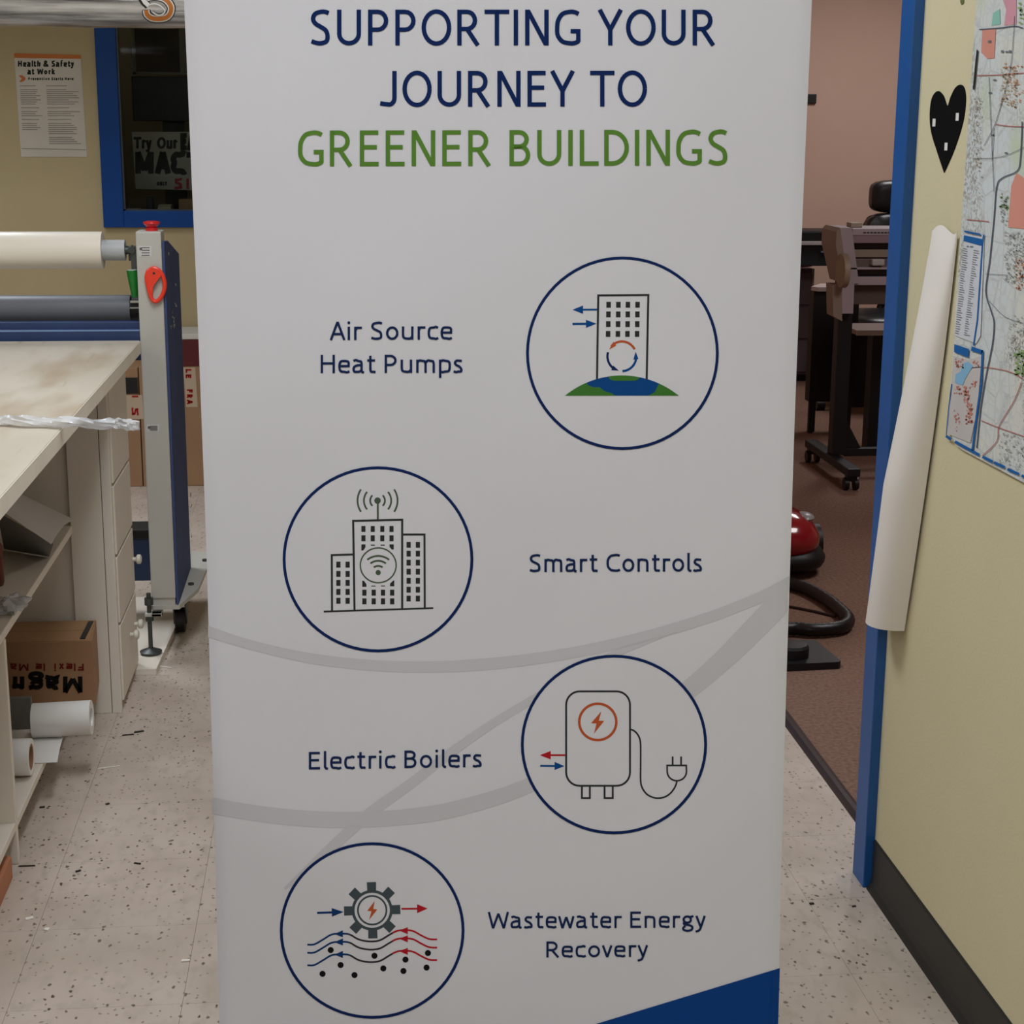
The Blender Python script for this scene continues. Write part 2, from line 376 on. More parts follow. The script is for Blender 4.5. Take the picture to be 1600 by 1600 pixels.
# ---------------------------------------------------------------- materials used widely
M_tile = floor_tile_mat()
M_wall = wall_mat('cream_paint', (208, 196, 156), (213, 202, 164))
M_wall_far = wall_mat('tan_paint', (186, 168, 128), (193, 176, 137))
M_pink = wall_mat('pinkish_paint', (214, 182, 163), (219, 188, 170))
M_ceil = wall_mat('ceiling_paint', (206, 202, 194), (212, 208, 200))
M_carpet = mat('brown_carpet', (122, 95, 82), rough=.95, scale=90, rgb2=(150, 120, 104), bump=.8, bscale=300, spec=.1)
M_blue = mat('blue_gloss_paint', (8, 66, 138), rough=.45, var=.06, spec=.25)
M_cove = mat('black_cove_rubber', (31, 29, 25), rough=.5, var=.15)
M_white_lam = mat('white_melamine', (220, 209, 193), rough=.55, rgb2=(227, 217, 202), scale=4, bump=.1)
M_black = mat('black_plastic', (13, 13, 14), rough=.5, var=.2)
M_grey_pc = mat('grey_powder_coat', (184, 180, 169), rough=.5, var=.03, bump=.05, bscale=250)
M_navy_pc = mat('navy_powder_coat', (38, 58, 98), rough=.4, var=.08)
M_navy2 = mat('navy_side_coat', (66, 80, 120), rough=.7, var=.08, spec=.2)
M_chrome = mat('bright_steel', (190, 190, 188), rough=.28, metal=.9, var=.05)
M_dkmetal = mat('dark_steel', (78, 82, 80), rough=.4, metal=.6, var=.1)
M_card = mat('brown_cardboard', (150, 112, 78), rough=.85, rgb2=(158, 120, 86), scale=5, bump=.1)
M_paper = mat('white_paper', (225, 221, 214), rough=.7, var=.015)
M_ink_navy = mat('navy_ink', (10, 38, 92), rough=.75, spec=.15, var=.02)
M_ink_green = mat('green_ink', (92, 136, 52), rough=.75, spec=.15, var=.03)
M_ink_dark = mat('charcoal_ink', (48, 50, 52), rough=.75, spec=.15, var=.02)
M_ink_gear = mat('slate_ink', (72, 82, 88), rough=.75, spec=.15, var=.02)
M_ink_wifi = mat('olive_grey_ink', (78, 92, 72), rough=.75, spec=.15, var=.02)
M_ink_blue = mat('blue_ink', (8, 72, 138), rough=.75, spec=.15, var=.02)
M_ink_hill = mat('hill_green_ink', (66, 122, 50), rough=.75, spec=.15, var=.03)
M_ink_orange = mat('orange_ink', (192, 88, 48), rough=.75, spec=.15, var=.02)
M_ink_red = mat('red_ink', (184, 26, 42), rough=.75, spec=.15, var=.02)
M_ink_swoosh = mat('pale_grey_ink', (207, 205, 210), rough=.75, spec=.15, var=.015)
M_ink_tri = mat('royal_blue_ink', (10, 66, 138), rough=.75, spec=.15, var=.03)

# ================================================================ SETTING
XR = 1.065; XL = -3.6; YF = 7.4; YB = -2.6; T = .305
fl = struct('floor', MB().box(XL, XR+.07, YB, YF, -.08, -.004), mat('floor_screed', (124, 112, 98), rough=.8))
ty0 = 3.0605-2*T; tx0 = -.304
tile_me = None
ntile = 0
def tile_mb(x0, x1, y0, y1):
    g = .0003; return MB().box(x0+g, x1-g, y0+g, y1-g, -.0045, 0)
for j in range(-2, 16):
    for i in range(-3, 5):
        x0 = tx0+i*T; x1 = min(x0+T, XR+.065); y0 = ty0+j*T; y1 = min(y0+T, YF)
        if y0 >= YF or x1-x0 < .01: continue
        if j < -1: continue
        obj('floor_tile', tile_mb(x0, x1, y0, y1), M_tile, fl, fixn=False)
mb = MB()
for j in range(-18, 16):
    for i in range(-12, 5):
        if j >= -1 and -3 <= i: continue
        x0 = max(tx0+i*T, XL); x1 = min(tx0+i*T+T, XR+.065); y0 = max(ty0+j*T, YB); y1 = min(ty0+j*T+T, YF)
        if x1-x0 < .02 or y1-y0 < .02: continue
        mb.v += tile_mb(x0, x1, y0, y1).v and []; t_ = tile_mb(x0, x1, y0, y1); mb.add(t_.v, t_.f)
o = obj('floor_tile', mb, M_tile, fl, fixn=False); o['kind'] = 'stuff'

DY0, DY1 = 3.175, 4.46   # doorway in the right wall
DH = 2.12
wr = MB().box(XR, XR+.1, YB, DY0, 0, CEIL).box(XR, XR+.1, DY1, YF+.1, 0, CEIL).box(XR, XR+.1, DY0, DY1, DH, CEIL)
struct('wall_right', wr, M_wall)
# far wall with a window hole
WX0, WX1, WZ0, WZ1 = -.955, .35, 1.14, 2.2
p = onY(148, 46, YF); q = onY(163, 355, YF)
fx0 = (p.x+q.x)/2; fz0 = q.z; FW = .074
WX0 = fx0+FW; WZ0 = fz0+.062
mb = MB().box(XL, WX0, YF, YF+.1, 0, CEIL).box(WX1, XR+.1, YF, YF+.1, 0, CEIL).box(WX0, WX1, YF, YF+.1, 0, WZ0).box(WX0, WX1, YF, YF+.1, WZ1, CEIL)
struct('wall_far', mb, M_wall_far)
struct('wall_left', MB().box(XL-.1, XL, YB, YF+.1, 0, CEIL), M_wall_far)
struct('wall_back', MB().box(XL-.1, XR+.1, YB-.1, YB, 0, CEIL), M_wall)
struct('ceiling', MB().box(XL-.1, 6.1, YB-.1, 11.1, CEIL, CEIL+.1), M_ceil)
# window_1: blue frame and pane
win = struct('window_1', MB().box(WX0-FW, WX0+.012, YF-.022, YF+.02, fz0, WZ1+FW, .003)
             .box(WX1-.012, WX1+FW, YF-.022, YF+.02, fz0, WZ1+FW, .003)
             .box(WX0+.012, WX1-.012, YF-.022, YF+.02, fz0, WZ0+.008, .003)
             .box(WX0+.012, WX1-.012, YF-.022, YF+.02, WZ1-.012, WZ1+FW, .003), M_blue)
obj('window_bead', MB().box(WX0+.012, WX0+.02, YF-.01, YF+.012, WZ0, WZ1).box(WX0+.012, WX1-.012, YF-.01, YF+.012, WZ0+.008, WZ0+.014), mat('dark_bead', (58, 66, 76), rough=.5), win)
gm = bpy.data.materials.new('window_glass'); gm.use_nodes = True; nt = gm.node_tree; nt.nodes.clear()
out = nt.nodes.new('ShaderNodeOutputMaterial'); mx = nt.nodes.new('ShaderNodeMixShader'); tr = nt.nodes.new('ShaderNodeBsdfTransparent')
gl = nt.nodes.new('ShaderNodeBsdfGlossy'); gl.inputs['Roughness'].default_value = 0; fr = nt.nodes.new('ShaderNodeFresnel'); fr.inputs['IOR'].default_value = 1.15
tr.inputs['Color'].default_value = (.78, .8, .78, 1)
nt.links.new(fr.outputs[0], mx.inputs[0]); nt.links.new(tr.outputs[0], mx.inputs[1]); nt.links.new(gl.outputs[0], mx.inputs[2]); nt.links.new(mx.outputs[0], out.inputs[0])
obj('window_pane', MB().box(WX0+.002, WX1-.002, YF+.03, YF+.034, WZ0-.002, WZ1), gm, win)
# door_1: blue casing of the doorway
dr = struct('door_1', MB().box(XR-.02, XR+.002, DY0-.072, DY0, 0, DH+.07, .002)
            .box(XR-.02, XR+.002, DY1, DY1+.072, 0, DH+.07, .002)
            .box(XR-.02, XR+.002, DY0, DY1, DH, DH+.07, .002), mat('blue_casing_paint', (20, 84, 152), rough=.4, var=.07))
obj('door_jamb', MB().box(XR-.012, XR+.112, DY0-.001, DY0+.016, 0, DH).box(XR-.012, XR+.112, DY1-.016, DY1+.001, 0, DH).box(XR-.012, XR+.112, DY0, DY1, DH-.016, DH+.001), M_blue, dr)
# threshold strip with rounded top
mb = MB()
prof = [(1.128, 0), (1.132, .006), (1.140, .010), (1.150, .011), (1.158, .008), (1.164, .002), (1.164, 0)]
mb.prism([(a, DY0+.016, b-.0005) for a, b in prof], (0, DY1-DY0-.032, 0))
struct('trim_1', mb, mat('brown_black_rubber', (62, 52, 52), rough=.35, var=.12))
# cove base on the right wall
mb = MB(); BH = .108
cp = [(XR, 0), (XR-.014, 0), (XR-.012, .004), (XR-.006, .014), (XR-.004, .03), (XR-.004, BH-.004), (XR-.001, BH), (XR, BH)]
mb.prism([(a, YB, b) for a, b in cp], (0, DY0-.072-.004-YB, 0))
struct('baseboard_right', mb, M_cove)
mb = MB(); mb.prism([(a, DY1+.074, b) for a, b in cp], (0, YF-DY1-.074, 0)); struct('baseboard_right', mb, M_cove)
struct('baseboard_far', MB().box(XL, XR, YF-.006, YF, 0, BH), M_cove)
# pinkish office beyond the doorway
PX0, PX1, PY0, PY1 = XR+.1, 5.9, 1.6, 10.6
struct('floor', MB().box(XR+.07, PX1, PY0, PY1, -.08, 0), M_carpet)
struct('wall_far', MB().box(PX0-.1, PX1, PY1, PY1+.1, 0, CEIL), M_pink)
struct('wall_right', MB().box(PX1, PX1+.1, PY0, PY1+.1, 0, CEIL), M_pink)
struct('wall_near', MB().box(PX0, PX1, PY0-.1, PY0, 0, CEIL), M_pink)
struct('wall_left', MB().box(PX0, PX0+.01, YF+.1, PY1, 0, CEIL).box(PX0, PX0+.004, DY1, YF+.1, 0, CEIL), M_pink)
# dim back room behind the window
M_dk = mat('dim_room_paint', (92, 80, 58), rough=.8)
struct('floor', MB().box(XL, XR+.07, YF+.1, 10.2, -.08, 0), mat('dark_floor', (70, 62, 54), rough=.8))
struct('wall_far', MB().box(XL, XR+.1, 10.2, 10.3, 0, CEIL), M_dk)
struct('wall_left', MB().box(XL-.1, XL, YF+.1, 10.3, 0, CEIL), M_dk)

# ================================================================ THE ROLL-UP BANNER
BD = Vector((math.cos(YAW), -math.sin(YAW), 0)); ND = Vector((math.sin(YAW), math.cos(YAW), 0))
BHW = .425
def bcen(z): return -.0240+(1.69-z)*.0057
def bprof(b, z):
    n = 2.309+.0771*(z-.2)-.0469*(z-.2)*(z-.9)
    n += .0011*math.sin(9*z+5*b+1)+.0007*math.sin(17*z-11*b)+.0006*math.sin(23*b+4*z)
    u = (b-bcen(z))/BHW
    n += .004*max(0, abs(u)-.955)/.045*max(0, abs(u)-.955)/.045     # edges curl back a touch
    return n
def bsurf(b, z, off=0.): return BD*b+ND*(bprof(b, z)-off)+Vector((0, 0, z))
def bproj(off):
    def f(x, y):
        v = ray(x, y); vn = v.dot(ND); t = 2.36/vn
        for _ in range(7):
            P = CAM+v*t; t = (bprof(P.dot(BD), P.z)-off)/vn
        return CAM+v*t
    return f
ban_c = BD*bcen(0)+ND*2.30
ban = thing('roll_up_banner', 'tall white roll-up banner with navy and green heading standing in the middle', 'banner', (ban_c.x, ban_c.y, 0))
M_vinyl = mat('banner_vinyl', (224, 223, 229), rough=.5, var=.012, scale=3, bump=.04, bscale=20)
Z0, Z1 = .09, 2.02
mb = MB(); NR, NC = 72, 100
def bf(i, j):
    z = Z0+(Z1-Z0)*j; u = -1+2*i; b = bcen(z)+u*BHW; return bsurf(b, z)
mb.grid(bf, NC, NR, ND*.0009)
obj('banner_panel', mb, M_vinyl, ban, smooth=True, angle=50)
# swooshes and white discs
pr = Print(bproj(.0004))
def z8(L): return [(300+a/1.6667, 860+b/1.6667) for a, b in L]
pr.band(z8([(42,196),(150,232),(300,266),(450,284),(600,289),(750,282),(900,266),(1050,240),(1200,204),(1350,158),(1480,106),(1556,66)]),
        z8([(42,226),(150,258),(300,293),(450,312),(600,318),(750,313),(900,296),(1050,270),(1200,233),(1350,188),(1480,138),(1553,106)]))
pr.band(z8([(1553,70),(1500,124),(1430,198),(1350,280),(1260,360)]), z8([(1551,158),(1490,222),(1420,288),(1360,340),(1270,412)]))
pr.band(z8([(52,644),(200,668),(350,680),(500,678),(650,660),(800,620),(910,578)]), z8([(52,686),(200,710),(350,722),(500,719),(650,702),(800,662),(910,620)]))
pr.band(z8([(1260,196),(1180,224),(1090,264),(980,318),(880,380),(780,440),(680,508),(560,598),(450,676),(350,768),(280,838),(238,880)]),
        z8([(1260,214),(1180,246),(1090,286),(980,342),(880,404),(780,466),(690,530),(580,616),(480,690),(385,772),(300,842),(244,884)]))
pr.out_each('swoosh_print', M_ink_swoosh, ban)
CIR = [(972.5, 552, 148.3, 148.8), (590.6, 874, 146.7, 143), (959.3, 1163.3, 143.2, 138), (581.5, 1454, 142, 135.6)]
pr = Print(bproj(.0006))
for c in CIR: pr.bigdisc(*c)
pr.out('icon_ground', M_vinyl, ban)
PF = bproj(.0009); PF2 = bproj(.0012)
for c in CIR:
    pr = Print(PF); pr.ellipse(*c, 4.6); pr.out('icon_ring', M_ink_navy, ban)
def line(s, mt, *a, **k):
    pr = Print(PF); text(pr, s, *a, **k); return pr.out('lettering', mt, ban)
line('SUPPORTING YOUR', M_ink_navy, 485, 1118, 71, 71, 56, 6.9)
line('JOURNEY TO', M_ink_navy, 594, 1011, 167, 166.5, 56, 6.9)
line('GREENER BUILDINGS', M_ink_green, 465, 1137, 260, 258.5, 56, 6.9)
M_ink_text = mat('small_text_ink', (22, 42, 86), rough=.75, spec=.15, var=.02)
line('Air Source', M_ink_text, 515, 707, 531.5, 530.5, 28.5, 3.8, gap=.15, space=.42)
line('Heat Pumps', M_ink_text, 500.5, 723, 583, 582.5, 28.5, 3.8, gap=.15, space=.42)
line('Smart Controls', M_ink_text, 827, 1097, 894, 893, 28, 3.8, gap=.15, space=.42)
line('Electric Boilers', M_ink_text, 482, 753, 1202.5, 1198.5, 27.5, 3.8, gap=.15, space=.42)
line('Wastewater Energy', M_ink_text, 762, 1103, 1450.5, 1449.5, 25.5, 3.5, gap=.15, space=.42)
line('Recovery', M_ink_text, 853, 1013, 1496, 1495, 25, 3.5, gap=.15, space=.42)
# icon 1: building on a hill
def z7(L): return [(860+a/6.6667, 430+b/6.6667) for a, b in L]
pr = Print(PF)
pr.ribbon([(932.8, 593.5), (934.8, 461.6), (1013, 460.9), (1010.4, 593)], 3.3)
for r, y in enumerate((476.2, 491.2, 506.5, 521.8)):
    for x in (950.9, 966.2, 981.1, 996.2): pr.crect(x-r*.25, y, 7, 9.2)
pr.out('office_block_print', M_ink_dark, ban)
pr = Print(PF)
arrow(pr, 933.5, 483.8, 894.5, 484, 3, 16.5, 6.6); pr.out('arrow_print', M_ink_blue, ban); pr = Print(PF); arrow(pr, 894.5, 506.3, 932, 505.8, 3.6, 16.5, 6.4); pr.out('arrow_print', M_ink_blue, ban); pr = Print(PF)
pr.ribbon(arc(971.7, 556.7, 22.6, 23.2, 88, 8, 10), 3.6); pr.poly([(993.3, 549.5), (989.5, 562), (997.6, 561)])
pr.out('arrow_print', M_ink_blue, ban)
pr = Print(PF); pr.ribbon(arc(971.7, 556.7, 22.6, 23.2, 196, 118, 10), 3.6); pr.poly([(967, 579.2), (955, 578.5), (958, 571)]); pr.out('arrow_print', M_ink_navy, ban)
pr = Print(PF); pr.ribbon(arc(971.7, 556.7, 22.6, 23.2, 332, 222, 12), 3.6); pr.poly([(951.8, 546.2), (958.5, 533.8), (963, 540)]); pr.out('arrow_print', M_ink_orange, ban)
def hill(x):
    R = 141; cx = 971.7; return 586.7+R-math.sqrt(R*R-(x-cx)**2)
hp = [(x, hill(x)) for x in [882.8+177.8*i/30 for i in range(31)]]
pr = Print(PF); vs = []
for x, y in hp: vs += [PF(x, y), PF(x, 618.3)]
pr.add(vs, [(2*i, 2*i+1, 2*i+3, 2*i+2) for i in range(30)]); pr.out('hill_print', M_ink_blue, ban)
pr = Print(PF2)
lx = [882.8+(916.3-882.8)*i/8 for i in range(9)]; pr.poly([(x, hill(x)) for x in lx]+z7([(400,1150),(450,1166),(510,1166),(560,1205),(640,1230),(680,1255)]))
rx = [1029.5+(1060.6-1029.5)*i/8 for i in range(9)]; pr.poly(z7([(1020,1255),(1085,1218)])+[(x, hill(x)) for x in rx])
lx = [950+50*i/8 for i in range(9)]; pr.poly([(x, hill(x)) for x in lx]+z7([(915,1085),(880,1100),(660,1100),(620,1085)]))
pr.out('meadow_print', M_ink_hill, ban)
# icon 2: smart buildings
pr = Print(PF)
pr.ribbon([(553.9, 953.5), (551.8, 813.8), (628.4, 812.2), (628.4, 950.3)], 3.3)
pr.ribbon([(628.4, 835.2), (663.2, 835.2), (663.7, 950.3)], 3.2)
pr.ribbon([(518.8, 954.4), (518.4, 867.3), (552, 866.3)], 3.2)
pr.ribbon([(505.8, 955.6), (677, 950.2)], 2.8)
for y in (826.5, 841): 
    for x in (567.8, 582.4, 597.3, 611.7): pr.crect(x, y, 6.4, 9.3)
pr.poly([(564.6, 850.5), (571, 850.5), (571, 855), (567.5, 860), (564.6, 860)]); pr.poly([(608.6, 850.5), (615.2, 850.5), (615.2, 858.5), (612, 858.5), (608.6, 854.5)])
pr.crect(582.5, 851.8, 6.5, 1.6); pr.crect(598, 851.8, 6.5, 1.6); pr.crect(583.5, 915.8, 6.5, 1.4); pr.crect(598.5, 915.6, 6.5, 1.4)
pr.poly([(566, 907), (569, 908), (572.6, 913), (572.6, 917), (566, 917)]); pr.poly([(616, 906.5), (613.5, 908), (609.4, 912), (609.4, 916), (616, 916)])
for y in (926, 939.6):
    for x in (569.3, 583.9, 598.4, 612.7): pr.crect(x, y, 6.6, 9.3)
for y in (882.2, 896.7, 910.7, 924.9, 938.8):
    for x in (528.7, 543.2): pr.crect(x, y, 6.6, 9.3)
for y in (851.3, 865.1, 879.1, 893.2, 907.4, 921.4, 935.2):
    for x in (638.5, 652.9): pr.crect(x, y, 6.6, 9)
pr.out('city_print', M_ink_dark, ban)
pr = Print(PF)
pr.ribbon([(590.4, 811.5), (590.3, 786)], 3); pr.disc(589.9, 782.2, 5.1, 5.1, 16)
for r, a in ((11.5, 46), (21.3, 40), (31.3, 34)):
    pr.ribbon(arc(589.9, 782.2, r, r, -a, a, 10), 2.8); pr.ribbon(arc(589.9, 782.2, r, r, 180-a, 180+a, 10), 2.8)
pr.out('antenna_print', M_ink_wifi, ban); pr = Print(PF); pr.ellipse(591, 883.3, 28, 27.2, 2.2, 44); pr.disc(590.9, 894.6, 4.1, 4.1, 14)
for r in (10.4, 18.4, 26): pr.ribbon(arc(590.9, 894.6, r*1.02, r, 230, 310, 12), 2.9)
pr.out('wireless_print', M_ink_wifi, ban)
# icon 3: electric boiler
pr = Print(PF)
def rrect(x0, y0, x1, y1, r):
    return arc(x1-r, y0+r, r, r, -90, 0, 8)+arc(x1-r, y1-r, r, r, 0, 90, 8)+arc(x0+r, y1-r, r, r, 90, 180, 8)+arc(x0+r, y0+r, r, r, 180, 270, 8)
pr.ribbon(rrect(884.6, 1080.3, 984.4, 1227.8, 21), 3, True)
for x0, x1 in ((909.2, 921.6), (944.6, 957.4)): pr.ribbon([(x0, 1228), (x0, 1247), (x1, 1247), (x1, 1228)], 3)
pr.ribbon(cr([(985, 1139.6), (990, 1141.5), (996, 1147), (1000, 1156), (1001, 1168), (1001, 1195), (1001, 1220), (1004, 1232), (1012, 1242), (1025, 1247), (1038, 1245.5), (1048, 1239), (1055, 1229), (1057.6, 1221)], 4), 2.7)
pr.ribbon([(1041, 1196), (1073.6, 1196)], 2.8)
pr.ribbon([(1042.3, 1196), (1042.5, 1206)]+arc(1057.6, 1206, 15, 14, 180, 0, 10)+[(1072.3, 1196)], 2.6)
pr.ribbon([(1051, 1182), (1051, 1196)], 2.8); pr.ribbon([(1064.2, 1182), (1064.2, 1196)], 2.8)
pr.out('boiler_print', M_ink_dark, ban)
pr = Print(PF); pr.ellipse(934, 1128, 29, 28.4, 4, 44)
pr.poly([(939.5, 1111.5), (923.5, 1130), (932, 1130.4), (928, 1146.5), (944, 1126.4), (935.6, 1126)]); pr.out('lightning_print', M_ink_orange, ban)
pr = Print(PF); arrow(pr, 883, 1180, 843.5, 1180, 2.8, 17, 6.6); pr.out('arrow_print', M_ink_red, ban)
pr = Print(PF); arrow(pr, 844, 1196.6, 882, 1197, 3, 15.5, 6.4); pr.out('arrow_print', M_ink_blue, ban)
# icon 4: gear over wavy water
G = (581.5, 1422.3)
pr = Print(PF); pr.ribbon(arc(*G, 29.8, 29.6, 0, 360, 40)[:-1], 4.4, True); pr.ribbon(arc(*G, 22.3, 22.3, 0, 360, 40)[:-1], 2.8, True)
for k in range(8):
    a = R_(45*k-1.5); c, s_ = math.cos(a), math.sin(a)
    pr.poly([(G[0]+r*c-t*s_, G[1]+r*s_+t*c) for r, t in ((30.5, -7), (44, -7.3), (44, 7.3), (30.5, 7))])
pr.out('gear_print', M_ink_gear, ban)
def z5(L, dy=0): return [(420+a/4.706, 1300+(b+dy)/4.706) for a, b in L]
pr = Print(PF); pr.poly(z5([(778,508),(724,580),(755,583),(738,645),(798,570),(768,566)])); pr.out('lightning_print', M_ink_orange, ban)
WV = [(283,828),(335,826),(400,790),(460,755),(520,748),(590,752),(650,785),(700,800),(760,805),(820,795),(880,760),(940,728),(1000,722),(1060,728),(1120,760),(1180,787),(1238,790)]
pa, pb, pc = Print(PF), Print(PF), Print(PF)
for dy in (0, 60, 152):
    W_ = z5(WV, dy); C_ = cr(W_, 4)
    pa.ribbon(C_[:21], 2.8); pb.ribbon(C_[20:43], 2.8); pc.ribbon(C_[42:], 2.8)
    pa.poly(z5([(482,750),(545,722),(545,775)], dy)); pc.poly(z5([(958,724),(1022,700),(1022,752)], dy))
arrow(pa, *z5([(355,595)])[0], *z5([(550,588)])[0], 3.4, 18.5, 6.8); arrow(pc, *z5([(975,565)])[0], *z5([(1168,563)])[0], 2.8, 16.5, 7)
pa.out('wave_print', mat('wave_blue_ink', (16, 58, 112), rough=.75, spec=.15), ban)
pb.out('wave_print', mat('wave_dark_ink', (56, 48, 54), rough=.75, spec=.15), ban)
pc.out('wave_print', M_ink_red, ban)
pr = Print(PF)
for a, b in ((455,868),(777,910),(1170,890),(528,978),(1005,938),(842,1003),(990,1022),(1160,997),(395,1043),(630,1052)):
    c = z5([(a, b)])[0]; pr.disc(c[0], c[1], 4.8, 4.8, 16)
pr.out_each('droplet_print', mat('black_ink', (18, 18, 20), rough=.75, spec=.15), ban)
# blue corner
pr = Print(PF)
def trf(i, j):
    x = 1218.6+(760-1218.6)*i; y = 1512.6+(1652-1512.6)*i; return PF(x-(4.8*(1-i))*j, y+(1668-y)*j)
pr.grid(trf, 30, 8); pr.out('corner_print', M_ink_tri, ban)
# hardware
def bbox_(b0, b1, n0, n1, z0, z1):
    P = lambda b, n, z: BD*b+ND*n+Vector((0, 0, z))
    return MB().prism([P(b0, n0, z0), P(b1, n0, z0), P(b1, n1, z0), P(b0, n1, z0)], (0, 0, z1-z0))
c0 = bcen(.1); n0 = bprof(c0, .1)
P = lambda b, n, z: BD*b+ND*n+Vector((0, 0, z))
cs = [(n0-.105, .0), (n0-.11, .02), (n0-.09, .06), (n0-.04, .085), (n0-.006, .09), (n0-.006, .088), (n0+.05, .085), (n0+.1, .05), (n0+.105, .0)]
obj('base_cassette', MB().prism([P(c0-.44, n, z) for n, z in cs], BD*.88), mat('satin_aluminium', (170, 172, 175), rough=.35, metal=.8), ban)
ct = bcen(Z1); nt_ = bprof(ct, Z1)
obj('top_rail', MB().prism([P(ct-.43, nt_-.008, Z1-.012), P(ct-.43, nt_+.009, Z1-.012), P(ct-.43, nt_+.009, Z1+.02), P(ct-.43, nt_-.008, Z1+.02)], BD*.86), MATS['satin_aluminium'], ban)
obj('support_pole', MB().tube([P(c0, n0+.15, .0), P(c0, n0+.15, Z1), P(ct, nt_+.05, Z1+.012), P(ct, nt_, Z1+.015)], .009, 14).box((BD*c0+ND*(n0+.15)).x-.04, (BD*c0+ND*(n0+.15)).x+.04, (BD*c0+ND*(n0+.15)).y-.06, (BD*c0+ND*(n0+.15)).y+.04, 0, .02), MATS['satin_aluminium'], ban, smooth=True)

# ================================================================ RIGHT WALL: map, heart, paper
def wallX(off): return lambda x, y: onX(x, y, XR-off)
mp_ = thing('wall_map', 'large street map with red zones and blue legends taped to cream wall', 'map', (XR, 2.4, .98))
edge = [(1533, -260), (1530, 0), (1520.6, 146), (1514, 262), (1507.5, 345), (1499, 435), (1491.5, 525), (1484, 621), (1478, 678)]
EY = [onX(x, y, XR-.003).y for x, y in edge]; my1 = sum(EY)/len(EY)
mzb = onX(1573, 739, XR-.003).z
MY0 = 1.85; MZ1 = 2.15
M_map = bpy.data.materials.new('map_print'); M_map.use_nodes = True; nt = M_map.node_tree; N, L = nt.nodes, nt.links
g = N.new('ShaderNodeNewGeometry'); pos = g.outputs['Position']
base = node_mix(nt, noise_fac(nt, pos, 3.2, .42, .58, 3), (208, 214, 212), (216, 213, 200))
def roads(scale, wdt, col, st=(1, 1, 1)):
    global base
    mpn = N.new('ShaderNodeMapping'); mpn.inputs['Scale'].default_value = st; mpn.inputs['Location'].default_value = (0, scale*.37, 0); L.new(pos, mpn.inputs['Vector'])
    v = N.new('ShaderNodeTexVoronoi'); v.feature = 'DISTANCE_TO_EDGE'; v.distance = 'EUCLIDEAN'; v.inputs['Scale'].default_value = scale; v.inputs['Randomness'].default_value = .55
    L.new(mpn.outputs['Vector'], v.inputs['Vector'])
    mr = N.new('ShaderNodeMapRange'); mr.inputs['From Min'].default_value = wdt; mr.inputs['From Max'].default_value = wdt*.4; L.new(v.outputs['Distance'], mr.inputs['Value'])
    base = node_mix(nt, mr.outputs['Result'], base, col)
roads(16, .035, (190, 194, 190)); roads(45, .05, (202, 204, 198))
# dense town speckle only in noise patches
tw = noise_fac(nt, pos, 5.5, .58, .66, 3)
sp = noise_fac(nt, pos, 170, .47, .58, 2)
mu = N.new('ShaderNodeMath'); mu.operation = 'MULTIPLY'; L.new(tw, mu.inputs[0]); L.new(sp, mu.inputs[1])
base = node_mix(nt, mu.outputs[0], base, (160, 156, 146))
tw2 = noise_fac(nt, pos, 4.1, .62, .68, 2); base = node_mix(nt, tw2, base, (196, 206, 178))
L.new(base, N['Principled BSDF'].inputs['Base Color']); N['Principled BSDF'].inputs['Roughness'].default_value = .5
def mapf(i, j):
    y = MY0+(my1-MY0)*i; z = mzb+(MZ1-mzb)*j
    # rounded, slightly lifted lower left corner
    lift = max(0, (i-.93)/.07)*max(0, (.06-j)/.06)
    z += .028*lift**2
    return Vector((XR-.004, y, z))
def mapx(y, z):
    return XR-.004
obj('map_sheet', MB().grid(mapf, 40, 60, (-.0006, 0, 0)), M_map, mp_, smooth=True, angle=60)
def mapproj(off):
    def f(x, y):
        X = XR-.006
        for _ in range(4):
            P = onX(x, y, X); X = mapx(P.y, P.z)-.0006-off
        return onX(x, y, X)
    return f
MF = mapproj(.0008); MF2 = mapproj(.0015); MF3 = mapproj(.0022)
pr = Print(MF)
pr.poly([(1535, 45), (1556, 44), (1553.5, 91), (1543, 92), (1533, 82)]); pr.poly([(1588, 270), (1600, 278), (1640, 290), (1640, 362), (1575, 355), (1580, 290)])
pr.out_each('zone_print', mat('salmon_ink', (208, 142, 124), rough=.75, spec=.15, var=.05), mp_)
pr = Print(MF); pr.poly([(1565, -30), (1588, -30), (1588, 38), (1569, 40), (1572, 15), (1567, 0)]); pr.out('zone_print', mat('rose_ink', (208, 150, 160), rough=.75, spec=.15), mp_)
pr = Print(MF); pr.poly([(1552, 20), (1562, 14), (1563, 38), (1549, 40)]); pr.out('zone_print', mat('mint_ink', (140, 190, 172), rough=.75, spec=.15), mp_)
# town blocks as speckles
rnd = random.Random(3)
def specks(poly_box, n, mt, size=(1.2, 3.2)):
    pr = Print(MF2)
    for _ in range(n):
        x0, y0, x1, y1 = poly_box; x = rnd.uniform(x0, x1); y = rnd.uniform(y0, y1)+(x-x0)*.12; a, b = rnd.uniform(*size), rnd.uniform(*size)*.8
        pr.rect(x, y, x+a, y+b)
    pr.out('street_print', mt, mp_)['kind'] = 'stuff'
tan = mat('street_tan_ink', (186, 160, 128), rough=.75, spec=.15); gry = mat('street_grey_ink', (172, 171, 165), rough=.75, spec=.15); sal = mat('street_salmon_ink', (206, 140, 110), rough=.75, spec=.15)
grn = mat('park_ink', (140, 168, 104), rough=.75, spec=.15)
specks((1562, 100, 1588, 165), 110, tan); specks((1566, 90, 1598, 160), 40, sal); specks((1519, 150, 1534, 320), 80, gry, (1, 2.2))
specks((1522, 155, 1531, 260), 40, tan, (1, 2.4))
